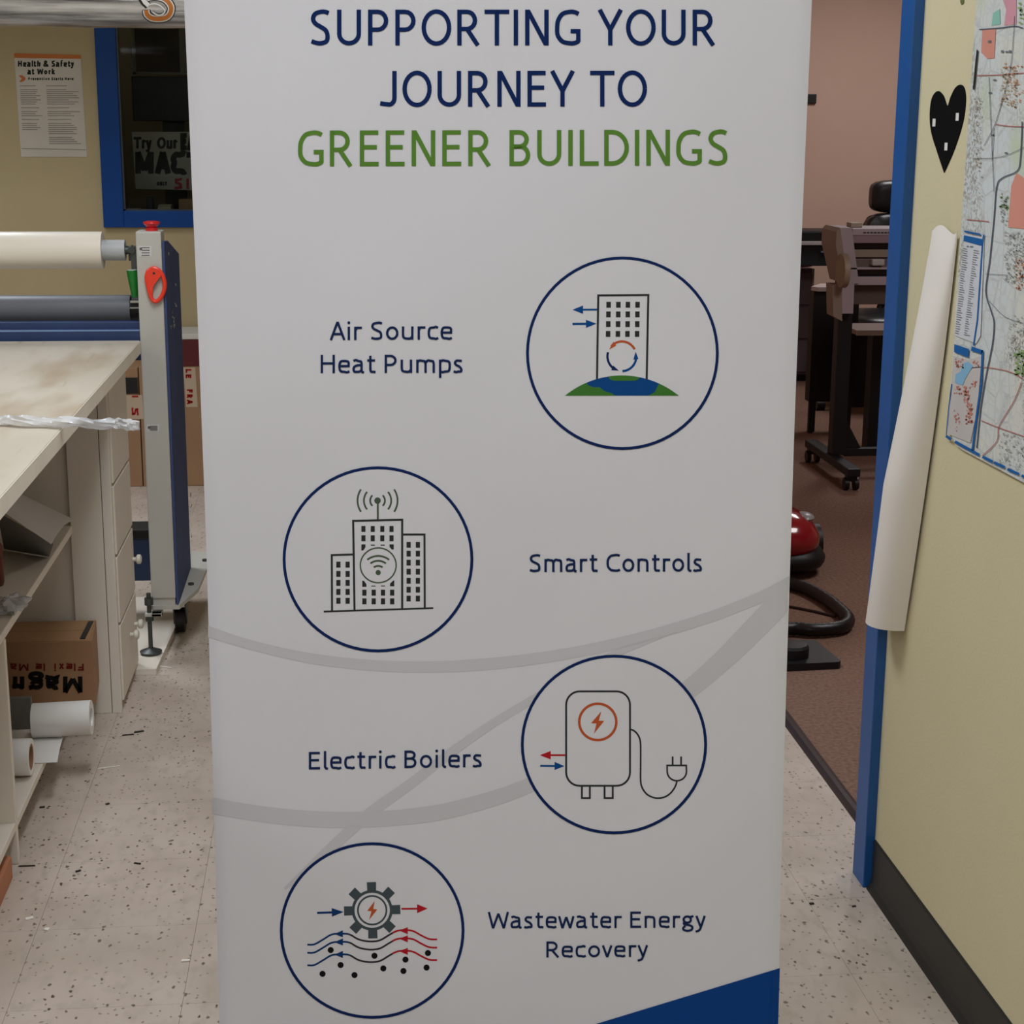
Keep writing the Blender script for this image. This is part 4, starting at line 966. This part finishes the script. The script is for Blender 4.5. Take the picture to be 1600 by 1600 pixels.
# orange and white swirl emblem on the tube
def tproj(off):
    def f(x, y):
        Y = 4.93
        for _ in range(12):
            P = onY(x, y, Y); dz = max(-RT+.0001, min(RT-.0001, P.z-(th+RT))); Y = 5.0-math.sqrt(max(0, (RT*1.015+off)**2-dz*dz))
        return onY(x, y, Y)
    return f
def em_(L): return [(a/5.333, b/5.333) for a, b in L]
sw = em_([(1225,-20),(1290,-30),(1370,-10),(1418,40),(1425,90),(1395,140),(1330,158),(1262,150),(1225,120),(1218,85)])
inn = em_([(1240,40),(1290,30),(1340,50),(1375,90),(1350,122),(1310,125),(1270,100)])
sw = cr(sw, 3)
pr = Print(tproj(.0015)); pr.ribbon(sw, 13.5); pr.ribbon(em_([(1170,-30),(1200,20),(1235,50)]), 11); pr.out('emblem_outline', M_black, tb)
pr = Print(tproj(.0022)); pr.ribbon(sw, 10.5); pr.ribbon(em_([(1180,-30),(1210,20),(1240,48)]), 7); pr.out('emblem_border', M_paper, tb)
pr = Print(tproj(.0030)); pr.ribbon(sw, 6.6); pr.out('emblem_fill', mat('emblem_orange', (196, 116, 44), rough=.5), tb)
pr = Print(tproj(.0034)); pr.ribbon(cr(inn, 3), 2.2); pr.out('emblem_swirl', M_paper, tb)

# ================================================================ FAR WALL THINGS
ps = thing('safety_poster', 'white health and safety at work poster with orange top strip', 'poster', (-1.2, YF, 1.3))
c4 = [onY(*p, YF-.002) for p in ((22, 83), (126, 86), (136, 245), (33, 245))]
obj('sheet', MB().prism(c4, (0, .0016, 0)), mat('poster_white', (206, 198, 184), rough=.6), ps)
WF = lambda off: (lambda x, y: onY(x, y, YF-off))
pr = Print(WF(.003)); pr.poly([(22, 83), (126, 86), (126.4, 92), (22.3, 90.5)]); pr.out('top_strip', mat('poster_orange', (196, 110, 40), rough=.6), ps)
dk = mat('poster_ink', (44, 52, 44), rough=.75, spec=.15)
for s_, a in (('Health & Safety', (28, 115.5, 104, 104, 9, 2.2)), ('at Work', (43, 85.5, 116, 116, 8.6, 2.2)), ('Prevention Starts Here', (44, 115, 125, 125, 4, 1.1))):
    pr = Print(WF(.003)); text(pr, s_, *a); pr.out('lettering', dk, ps)
pr = Print(WF(.003)); pr.poly([(29, 118), (34, 117.5), (38.5, 120), (40, 123), (38.5, 126), (34, 128), (30, 128), (34, 123)]); pr.out('emblem', MATS['poster_orange'], ps)
pr = Print(WF(.003)); rp = random.Random(4)
y = 134
while y < 238:
    sl = (y-134)*.055
    if not (208 < y < 226): 
        if y < 204: pr.ribbon([(31+sl, y), (31+sl+rp.uniform(22, 34), y)], 1.1)
    if y < 226: pr.ribbon([(72+sl, y), (72+sl+rp.uniform(30, 52), y)], 1.1)
    y += rp.choice((3.2, 3.2, 3.2, 6))
pr.ribbon([(34, 232), (134, 234)], 1); pr.out('body_text', mat('poster_grey_ink', (150, 146, 138), rough=.75, spec=.15), ps)

# picture, dark cabinet, sign, clutter in the back room
pf = thing('framed_picture', 'dark framed picture on the wall behind the window', 'picture', (-.8, 9.0, 1.7))
yy = 8.2
p0, p1_, = onY(204, 20, yy), onY(282, 117, yy)
obj('canvas', MB().box(p0.x+.012, p1_.x, yy, yy+.01, p1_.z+.012, p1_.z+.5), mat('dark_painting', (52, 46, 36), rough=.6, rgb2=(96, 70, 44), scale=9), pf)
obj('frame', MB().box(p0.x, p0.x+.014, yy-.01, yy+.012, p1_.z, p1_.z+.5).box(p0.x, p1_.x+.05, yy-.01, yy+.012, p1_.z, p1_.z+.012).box(p1_.x, p1_.x+.03, yy-.01, yy+.012, p1_.z+.012, p1_.z+.5), mat('grey_frame', (146, 136, 118), rough=.5), pf)
obj('board_behind', MB().box(-1.6, .4, yy+.02, yy+.05, 0, 2.4), mat('back_partition', (62, 54, 42), rough=.8), pf) if False else None
yy2 = 8.15
p0, p1_ = onY(205, 119, yy2), onY(330, 190, yy2)
dc = thing('monitor', 'large dark screen below the picture behind the window', 'screen', ((p0.x+p1_.x)/2, yy2, 0))
obj('screen', MB().box(p0.x, p1_.x, yy2, yy2+.04, p1_.z, p0.z, .004), mat('dark_screen', (30, 26, 36), rough=.45), dc)
obj('stand', MB().box((p0.x+p1_.x)/2-.05, (p0.x+p1_.x)/2+.05, yy2+.045, yy2+.08, 0, p0.z-.02).box(p0.x, p1_.x, yy2+.02, yy2+.3, 0, .03), M_black, dc)
sg = thing('shop_sign', 'white sign reading Try Our MACT behind the window', 'sign', (-.7, 7.9, 1.2))
ys = 7.70
q4 = [onY(*p, ys) for p in ((206, 206), (330, 206), (336, 298), (212, 295))]
obj('panel', MB().prism(q4, (0, .004, 0)), mat('sign_white', (170, 168, 158), rough=.5), sg)
SF = lambda x, y: onY(x, y, ys-.001)
bk = mat('sign_black', (20, 18, 22), rough=.6)
pr = Print(SF); text(pr, 'Try', 208.5, 237, 232, 232, 18, 4, gap=.1); pr.out('lettering', bk, sg)
pr = Print(SF); text(pr, 'Our', 245.5, 277, 232.5, 232, 18, 4, gap=.1); pr.out('lettering', bk, sg)
pr = Print(SF); text(pr, 'EA', 283, 306, 235, 235, 27, 7.5); pr.out('lettering', bk, sg)
pr = Print(SF); text(pr, 'MACT', 211, 315, 271.5, 271.5, 34, 9, gap=.12); pr.out('lettering', bk, sg)
pr = Print(SF); text(pr, 'ONLY', 245, 261, 290, 290, 6, 1.9); pr.out('lettering', bk, sg)
pr = Print(SF); text(pr, 'SIG', 272, 318, 295, 295, 16, 4); pr.out('lettering', mat('sign_red', (170, 36, 48), rough=.6), sg)
obj('prop_foot', MB().box(q4[1].x-.05, q4[1].x-.02, ys+.0045, ys+.02, WZ0-.0298, q4[3].z+.03), bk, sg)
# window-sill counter with clutter behind glass
ct_ = obj('counter', MB().box(-1.5, .6, YF+.14, 8.05, WZ0-.10, WZ0-.03, .004).box(-1.5, -1.46, YF+.16, 8.0, 0, WZ0-.10).box(.5, .54, YF+.16, 8.0, 0, WZ0-.10), mat('counter_grey', (120, 116, 106), rough=.6))
tag(ct_, 'grey counter on the other side of the window', 'counter')
zc = WZ0-.03
cl = thing('tape_roll', 'pale tape roll on counter behind the window glass', 'tape roll', (onY(262, 320, 7.62).x, 7.62, zc))
pc_ = onY(265, 322, 7.62); rt_ = .027
obj('tape', MB().tube([(pc_.x-.045, 7.62, zc+.001+rt_), (pc_.x+.012, 7.61, zc+.001+rt_)], rt_, 26), mat('beige_tape', (150, 140, 112), rough=.5), cl, smooth=True)
bx_ = onY(233, 310, 7.66)
tag(obj('black_case', MB().box(bx_.x-.012, bx_.x+.018, 7.64, 7.69, zc, zc+.085, .004), M_black), 'narrow black case on counter behind the window', 'case')
bx_ = onY(208, 322, 7.60)
tag(obj('papers_stack', MB().box(bx_.x-.03, bx_.x+.05, 7.56, 7.66, zc, zc+.012, .001).box(bx_.x-.028, bx_.x+.045, 7.57, 7.66, zc+.013, zc+.024, .001).box(bx_.x-.03, bx_.x+.03, 7.57, 7.65, zc+.025, zc+.036, .001), mat('dim_paper', (150, 150, 146), rough=.6)), 'small stack of grey paper on counter behind window corner', 'papers')
bx_ = onY(286, 320, 7.66)
tag(obj('brown_carton', MB().box(bx_.x-.015, bx_.x+.05, 7.62, 7.69, zc, zc+.075, .002), M_card), 'small brown carton on counter behind the window', 'carton')

# cardboard boxes against the far wall
b1 = thing('long_carton', 'tall brown carton with maroon top against far wall near banner', 'carton', (-.5, 7.2, 0))
yb1 = 7.12; xa, xb = onY(222, 700, yb1).x, .1
ztp = onY(300, 530, yb1).z; zm = onY(300, 572, yb1).z
M_fc = mat('far_cardboard', (156, 120, 88), rough=.85)
obj('carton_body', MB().box(xa, xb, yb1, 7.38, .0005, zm, .003), M_fc, b1)
obj('maroon_top', MB().box(onY(281, 550, yb1).x-.06, xb-.001, yb1-.003, 7.37, zm, ztp, .003), mat('maroon_board', (88, 14, 20), rough=.6), b1)
obj('white_lid', MB().box(onY(281, 550, yb1).x-.06, xb, yb1-.006, 7.372, ztp, ztp+.022, .003), mat('white_board', (206, 200, 190), rough=.6), b1)
pr = Print(lambda x, y: onY(x, y, yb1-.0008)); pr.poly([(286, 574), (305, 574), (309, 636), (291, 636)]); pr.out('label', mat('tan_label', (186, 164, 138), rough=.7), b1)
rk = mat('carton_red_ink', (160, 34, 34), rough=.75, spec=.15)
def vtext(s, x, y0, y1, cap, stroke, parent):     # reads downwards, letters turned a quarter
    pr = Print(lambda a, b: onY(x+b, a, yb1-.0016)); 
    pr2 = Print(lambda a, b: onY(x-(b), a, yb1-.0016)); text(pr2, s, y0, y1, 0, 0, cap, stroke); pr2.out('lettering', rk, parent)
vtext('LE', 290, 576, 591, 9, 2.6, b1); vtext('FRA', 292, 608, 632, 9, 2.6, b1)
b2 = thing('far_carton', 'brown carton with red print seen between bench and laminator post', 'carton', (-.95, 7.2, 0))
obj('carton_body', MB().box(-1.3, xa-.004, yb1, 7.38, .0005, onY(205, 575, yb1).z, .003), M_fc, b2)
obj('dark_strap', MB().box(-1.2, xa-.006, yb1-.004, yb1-.0005, onY(205, 615, yb1).z, onY(205, 590, yb1).z), M_black, b2)
pr = Print(lambda x, y: onY(x, y, yb1-.001)); pr.poly([(194, 617), (222, 617), (226, 655), (196, 655)]); pr.out('label', MATS['tan_label'], b2)
vtext('S', 206, 636, 650, 10, 2.8, b2); vtext('I', 206, 617, 622, 10, 2.8, b2)

# ================================================================ OFFICE BEYOND THE DOORWAY
M_lav = mat('lavender_grey_plastic', (176, 160, 166), rough=.5, var=.03)
M_tanp = mat('tan_grey_plastic', (150, 132, 118), rough=.5, var=.04)
M_dkp = mat('dark_grey_plastic', (60, 54, 54), rough=.5)
pt = thing('vinyl_plotter', 'lavender-grey wide vinyl plotter on a black wheeled stand beyond doorway', 'plotter', (2.8, 7.1, 0))
PYc = 7.05
P_ = lambda x, y, Y=PYc: onY(x, y, Y)
xa_ = P_(1330, 400).x; xe_ = xa_+1.15
def zz_(y, Y=PYc): return P_(1385, y, Y).z
obj('top_cover', MB().box(xa_, xe_, PYc, PYc+.20, zz_(368), zz_(357), .004), M_lav, pt)
obj('front_band', MB().box(xa_, xe_, PYc+.004, PYc+.18, zz_(380), zz_(368), .003), mat('mauve_plastic', (146, 122, 132), rough=.5), pt)
obj('inner_bed', MB().box(xa_, xe_, PYc+.06, PYc+.18, zz_(432), zz_(380), .002), M_dkp, pt)
obj('pinch_rail', MB().box(xa_, xe_, PYc+.03, PYc+.065, zz_(403), zz_(391), .002), M_tanp, pt)
obj('pinch_rail', MB().box(xa_, xe_, PYc+.03, PYc+.065, zz_(419), zz_(405), .002), mat('brown_grey_plastic', (108, 92, 88), rough=.5), pt)
obj('bed_lip', MB().box(xa_, xe_, PYc, PYc+.05, zz_(421), zz_(418), .001), M_lav, pt)
obj('lower_front', MB().box(xa_, xe_, PYc+.01, PYc+.15, zz_(446), zz_(433), .004), M_lav, pt)
obj('catch_panel', MB().box(xa_+.03, xe_, PYc+.06, PYc+.12, zz_(478), zz_(446), .003), mat('brown_panel', (92, 76, 68), rough=.6), pt)
cw = P_(1375, 411); obj('cut_carriage', MB().box(cw.x-.035, cw.x+.02, PYc-.005, PYc+.04, zz_(415), zz_(405), .006), mat('pale_carriage', (186, 180, 178), rough=.5), pt)
pr = Print(lambda x, y: onY(x, y, PYc-.001)); 
for k in range(9): pr.crect(1351+k*5.5, 363.6, 4.2, 2)
pr.out('name_strip', M_black, pt)
# slanted end cap
ec = [P_(1313, 356), P_(1331, 356), P_(1342, 443), P_(1325, 443)]
obj('end_cap', MB().prism(ec, (0, .18, 0)), M_lav, pt)
ec = [P_(1307, 362), P_(1313, 356), P_(1325, 443), P_(1319, 443), P_(1306, 385)]
obj('end_cap_side', MB().prism(ec, (0, .22, 0)), M_tanp, pt)
dcx = P_(1306, 420, 7.12)
obj('roll_flange', MB().tube([(dcx.x-.010, 7.02, dcx.z), (dcx.x+.014, 7.02, dcx.z)], .072, 32), mat('tan_flange', (158, 138, 116), rough=.5), pt, smooth=True)
obj('leg_bracket', MB().prism([P_(1315, 443), P_(1335, 443), P_(1333, 490), P_(1316, 490)], (0, .08, 0)), M_lav, pt)
obj('leg_bracket', MB().prism([P_(1301, 445), P_(1315, 445), P_(1316, 502), P_(1302, 494)], (0, .10, 0)), M_tanp, pt)
lx0, lx1 = P_(1303, 600, 7.12).x, P_(1325, 600, 7.12).x
obj('leg', MB().box(lx0, lx1, 7.10, 7.17, .10, .80, .004), M_black, pt)
obj('leg', MB().box(lx0+.95, lx1+.95, 7.10, 7.17, .10, .80, .004), M_black, pt)
obj('gusset', MB().prism([(lx1, 7.13, .10), (lx1+.09, 7.13, .10), (lx1, 7.13, .26)], (0, .03, 0)), M_black, pt)
obj('cross_brace', MB().box(lx1, lx0+.95, 7.12, 7.16, .09, .125, .003), M_black, pt)
for dx in (0, .95):
    xc = (lx0+lx1)/2+dx-.02
    obj('foot_beam', MB().box(xc-.028, xc+.028, 6.80, 7.48, .065, .10, .004), M_black, pt)
    for y in (6.84, 7.44):
        c_ = obj('caster', MB().box(xc-.022, xc+.022, y-.02, y+.02, .04, .065, .003), M_black, pt)
        obj('wheel', MB().tube([(xc-.03, y, .028), (xc-.012, y, .028)], .027, 18).tube([(xc+.012, y, .028), (xc+.03, y, .028)], .027, 18), M_black, c_, smooth=True)
# desk behind the plotter
dk_ = thing('black_desk', 'black desk with pale edged top behind the plotter', 'desk', (3.1, 7.9, 0))
YD = 7.62; zd = onY(1370, 520, YD).z
obj('desk_top', MB().box(onY(1338, 520, YD).x, 3.9, YD, YD+.28, zd-.01, zd+.012, .002), mat('grey_desk_top', (150, 128, 122), rough=.5), dk_)
obj('desk_edge', MB().box(onY(1338, 520, YD).x, 3.9, YD-.006, YD, zd-.012, zd+.012), M_chrome, dk_)
obj('front_panel', MB().box(onY(1342, 600, YD).x, 3.9, YD+.25, YD+.27, .18, zd-.01), M_black, dk_)
obj('leg', MB().box(onY(1362, 600, YD).x, onY(1378, 600, YD).x, YD+.02, YD+.10, 0.0, zd-.01), M_black, dk_)
obj('leg', MB().box(3.8, 3.86, YD+.02, YD+.10, 0.0, zd-.01), M_black, dk_)
# office chair
ch = thing('office_chair', 'black leather office chair behind the plotter with star base', 'chair', (2.86, 8.86, 0))
M_lea = mat('black_leather', (26, 26, 28), rough=.35, var=.2, bump=.1, bscale=80)
def pad(cx, cy, cz, sx, sy, sz, e=4):
    def f(d):
        k = (abs(d.x)**e+abs(d.y)**e+abs(d.z)**e)**(-1/e); return d*k
    return MB().blob((cx, cy, cz), (sx, sy, sz), 36, 22, f)
hb = onY(1404, 305, 9.2); hb2 = onY(1360, 305, 9.2); hx = hb2.x+.27
obj('headrest', pad(hx, 9.2, (onY(1400, 281, 9.2).z+onY(1400, 333, 9.2).z)/2, .27, .07, (onY(1400, 281, 9.2).z-onY(1400, 333, 9.2).z)/2, 5), M_lea, ch, smooth=True)
obj('backrest', pad(hx, 9.18, onY(1400, 334, 9.2).z-.24, .305, .07, .245, 7), M_lea, ch, smooth=True)
obj('seat', pad(2.98, 8.92, .47, .27, .27, .06, 4), M_lea, ch, smooth=True)
obj('back_bar', MB().tube([(hx-.1, 9.24, .75), (3.0, 9.2, .5), (2.9, 8.9, .40)], .022, 10), M_black, ch, smooth=True)
la, lb = onY(1275, 530, 8.75), onY(1304, 556, 8.75)
obj('lever', MB().tube([la, lb, (2.86, 8.86, .42)], .010, 8), M_chrome, ch, smooth=True)
obj('gas_column', MB().tube([(2.86, 8.86, .10), (2.86, 8.86, .26), (2.86, 8.86, .26), (2.86, 8.86, .42)], [.032, .032, .022, .022], 16), M_black, ch, smooth=True)
for k in range(5):
    a2 = R_(112+72*k); ex_, ey_ = 2.86+.28*math.cos(a2), 8.86+.28*math.sin(a2)
    lg = obj('base_arm', MB().tube([(2.86, 8.86, .12), (ex_, ey_, .075)], [.026, .014], 10), M_black, ch, smooth=True)
    obj('caster', MB().tube([(ex_-.022, ey_, .029), (ex_+.022, ey_, .029)], .028, 14), M_black, lg, smooth=True)
# drawer unit, black printer
du = thing('drawer_unit', 'mauve-grey drawer pedestal at the back left of the office', 'drawer unit', (2.5, 9.9, 0))
x1_ = onY(1268.5, 500, 9.85).x; zt_ = onY(1260, 420, 9.85).z
M_mv = mat('mauve_laminate', (112, 96, 104), rough=.5)
obj('carcass', MB().box(x1_-.45, x1_, 9.87, 10.4, .04, zt_, .003), M_mv, du)
for k in range(3):
    d = obj('drawer_front', MB().box(x1_-.445, x1_-.012, 9.85, 9.87, .06+k*(zt_-.07)/3, .045+(k+1)*(zt_-.07)/3, .003), M_mv, du)
obj('edge_trim', MB().box(x1_-.010, x1_+.002, 9.848, 9.868, .05, zt_-.0, .001), mat('pale_trim', (156, 150, 152), rough=.4), du)
obj('plinth', MB().box(x1_-.44, x1_-.01, 9.88, 10.35, 0, .04), M_black, du)
bpn = thing('black_printer', 'long black wide-format printer behind the plotter by pinkish wall', 'printer', (2.6, 9.6, 0))
YP = 9.55
zA, zB, zC = onY(1270, 361, YP).z, onY(1270, 377, YP).z, onY(1270, 416, YP).z
obj('printer_lid', MB().box(1.9, 3.05, YP, YP+.28, zB, zA, .01), M_black, bpn)
obj('paper_edge', MB().box(1.9, 3.03, YP-.01, YP+.2, onY(1270, 383, YP).z, zB, .003), mat('pale_bar', (176, 170, 168), rough=.5), bpn)
obj('printer_body', MB().box(1.92, 3.03, YP+.02, YP+.26, zC, onY(1270, 383, YP).z, .004), mat('near_black_body', (34, 38, 42), rough=.45), bpn)
obj('blue_rail', MB().box(2.75, 3.02, YP+.0, YP+.02, onY(1270, 395, YP).z, onY(1270, 392, YP).z).box(2.8, 3.02, YP, YP+.02, onY(1270, 403, YP).z, onY(1270, 400, YP).z), mat('blue_grey_rail', (110, 124, 140), rough=.4), bpn)
obj('stand', MB().box(1.95, 2.0, YP+.04, YP+.2, 0, zC).box(2.9, 2.95, YP+.04, YP+.2, 0, zC), M_black, bpn)
rt0 = onY(1266, 412, 9.93)
tag(obj('red_tool', MB().tube([(rt0.x-.20, 9.93, zt_+.016), (rt0.x-.04, 9.93, zt_+.018), (rt0.x+.01, 9.93, zt_+.012)], [.014, .016, .006], 12), mat('dull_red', (150, 34, 34), rough=.4), smooth=True), 'red handled tool lying on the back drawer unit', 'tool')
# white-topped table piece left of the plotter
sd = thing('side_table', 'small pale topped black side table behind plotter roll', 'table', (2.45, 8.3, 0))
zs = onY(1285, 449, 8.12).z; xs0, xs1 = onY(1272, 450, 8.12).x, onY(1320, 450, 8.12).x
obj('table_top', MB().prism([(xs0+.02, 8.12, zs-.02), (xs1+.1, 8.12, zs-.02), (xs1+.1, 8.32, zs-.02), (xs0+.09, 8.32, zs-.02), (xs0, 8.17, zs-.02)], (0, 0, .02)), mat('pale_pink_top', (200, 184, 182), rough=.5), sd)
obj('table_body', MB().box(xs0+.012, xs1+.09, 8.16, 8.24, .16, zs-.02, .003), M_black, sd)
for x, y in ((xs0+.03, 8.18), (xs1+.06, 8.18), (xs0+.05, 8.22), (xs1+.08, 8.22)): obj('leg', MB().box(x-.012, x+.012, y-.012, y+.012, 0, .16), M_black, sd)
cup = onY(1341, 350, 7.1)
tag(obj('paper_pad', MB().box(onY(1331, 350, 7.1).x, onY(1349, 350, 7.1).x, 7.11, 7.18, zz_(357), zz_(357)+.020, .004), mat('cream_pad', (176, 160, 142), rough=.6)), 'small cream pad lying on top of the plotter end', 'pad')
bd_ = onY(1264, 155, PY1-.01)
tag(obj('wall_switch', MB().box(onY(1256, 155, PY1).x, onY(1274.5, 155, PY1).x, PY1-.02, PY1, onY(1270, 162, PY1).z, onY(1270, 147, PY1).z, .004), M_black), 'small black box on pinkish wall at the banner edge', 'wall box')

# vacuum cleaner
vc = thing('vacuum_cleaner', 'glossy red canister vacuum with black rim on brown carpet', 'vacuum cleaner', (1.5, 5.62, 0))
M_red = mat('gloss_red', (150, 22, 32), rough=.18, coat=.6, var=.08)
def vshape(d):
    k = (abs(d.x)**2.6+abs(d.y)**2.6+abs(d.z)**2.6)**(-1/2.6); v = d*k
    if v.z > 0: v.x *= 1-.22*v.z; v.y *= 1-.1*v.z
    return v
obj('lower_shell', MB().blob((1.53, 5.62, .065), (.135, .20, .062), 32, 14, vshape), M_black, vc, smooth=True)
obj('red_hood', MB().blob((1.505, 5.60, .135), (.135, .18, .085), 32, 16, vshape), M_red, vc, smooth=True)
obj('side_wheel', MB().tube([(1.63, 5.66, .075), (1.645, 5.66, .075), (1.668, 5.66, .075), (1.675, 5.66, .075)], [.060, .072, .070, .05], 28), M_black, vc, smooth=True)
obj('top_label', MB().blob((1.585, 5.56, .195), (.035, .05, .016), 16, 8), mat('grey_gloss', (150, 148, 150), rough=.3), vc, smooth=True)
obj('carry_handle', MB().tube([(1.40, 5.70, .18), (1.42, 5.68, .26), (1.46, 5.62, .285), (1.50, 5.56, .26), (1.52, 5.52, .19)], .018, 12), M_red, vc, smooth=True)
hz = .022
hpt = cr([(1.38, 5.50), (1.44, 5.44)]+[(onZ(x, y, hz).x, onZ(x, y, hz).y) for x, y in ((1234, 912), (1262, 921), (1290, 936), (1312, 953), (1325, 968), (1320, 978), (1303, 983), (1270, 985), (1234, 983))]+[(1.22, 4.76), (1.20, 4.72)], 6)
rr2 = []
pts = []
for k, p in enumerate(hpt): pts.append((p[0], p[1], hz+.002)); rr2.append(.0215 if k % 2 else .0195)
pts[0] = (pts[0][0], pts[0][1], .10); pts[1] = (pts[1][0], pts[1][1], .085); pts[2] = (pts[2][0], pts[2][1], .07); pts[3] = (pts[3][0], pts[3][1], .05); pts[4] = (pts[4][0], pts[4][1], .035); 
obj('hose', MB().tube(pts, rr2, 14), mat('black_hose', (16, 16, 18), rough=.4), vc, smooth=True)
cpt = cr([(1.30, 5.10), (1.40, 5.12), (1.48, 5.06), (1.54, 4.99)], 6)
tag(obj('power_cord', MB().tube([(p[0], p[1], .005) for p in cpt], .0045, 8), mat('brown_cord', (52, 30, 26), rough=.5), smooth=True), 'thin dark cord lying inside the black hose loop', 'cord')
tl = thing('floor_tool', 'flat black square plate with round knob on the brown carpet', 'floor tool', (1.3, 4.6, 0))
ta = [onZ(x, y, .022) for x, y in ((1308, 1031), (1278, 1004))]
obj('plate', MB().prism([(1.10, 4.47, .0), (ta[0].x, 4.49, .0), (ta[0].x+.008, 4.50, .0), (ta[1].x, 4.70, .0), (1.17, 4.72, 0)], (0, 0, .022)), M_black, tl)
kx, ky = onZ(1238, 1015, .04).x, onZ(1238, 1015, .04).y
obj('knob', MB().tube([(kx, ky, .022), (kx, ky, .05), (kx, ky, .058), (kx, ky, .06)], [.048, .048, .042, .02], 28), M_black, tl, smooth=True)

# ================================================================ bits on the floor
M_bit = mat('dark_debris', (46, 38, 30), rough=.8); M_scrap = mat('scrap_white', (226, 220, 208), rough=.6)
def scrap(x, y, L_, w_, rot, mt, label, cat='scrap', name='paper_scrap', group=None):
    c = onZ(x, y, .0); ca, sa = math.cos(rot), math.sin(rot)
    P4 = [(c.x+a*ca-b*sa, c.y+a*sa+b*ca, .0006) for a, b in ((-L_/2, -w_/2), (L_/2, -w_/3), (L_/2*.9, w_/2), (0, w_/2*.7), (-L_/2*.8, w_/2))]
    tag(obj(name, MB().prism(P4, (0, 0, .0022)), mt), label, cat, group)
scrap(170, 1200, .055, .004, .25, M_scrap, 'thin white paper sliver on tiles right of the paper roll')
scrap(46, 1436, .016, .010, .4, M_scrap, 'left white crumb on tiles near lower left edge')
scrap(73, 1453, .010, .012, 1.2, M_scrap, 'right white crumb on tiles near lower left edge')
scrap(290, 1502, .016, .007, 0, M_scrap, 'white scrap lying by banner left edge on tiles')
scrap(258, 1043, .045, .006, -.5, M_scrap, 'pale stick beside the white floor board')
scrap(217, 1144, .026, .009, .3, M_bit, 'dark bark-like chip on tiles beyond the paper sliver', name='floor_chip')
scrap(200, 1149, .030, .005, .15, M_bit, 'thin dark streak of dirt beside bark-like chip', name='floor_chip')
scrap(66, 1262, .012, .007, .1, M_bit, 'small black chip on tiles in front of bottom shelf', name='floor_chip')
scrap(168, 1257, .009, .007, .7, M_bit, 'small dark chip on tiles mid floor left of banner', name='floor_chip')
scrap(42, 1354, .035, .003, 0, M_bit, 'thin dark sliver on tiles by the bench corner', name='floor_chip')
scrap(122, 1362, .012, .006, .5, M_bit, 'dark chip on tiles left of banner middle row', name='floor_chip')
scrap(215, 1350, .016, .004, -.4, M_bit, 'narrow dark chip on tiles close to banner left edge', name='floor_chip')
scrap(1268, 1413, .010, .006, .1, M_bit, 'dark chip on tiles just right of the banner', name='floor_chip')
scrap(1334, 1417, .009, .004, .1, M_bit, 'dark chip on tiles near door casing foot', name='floor_chip')
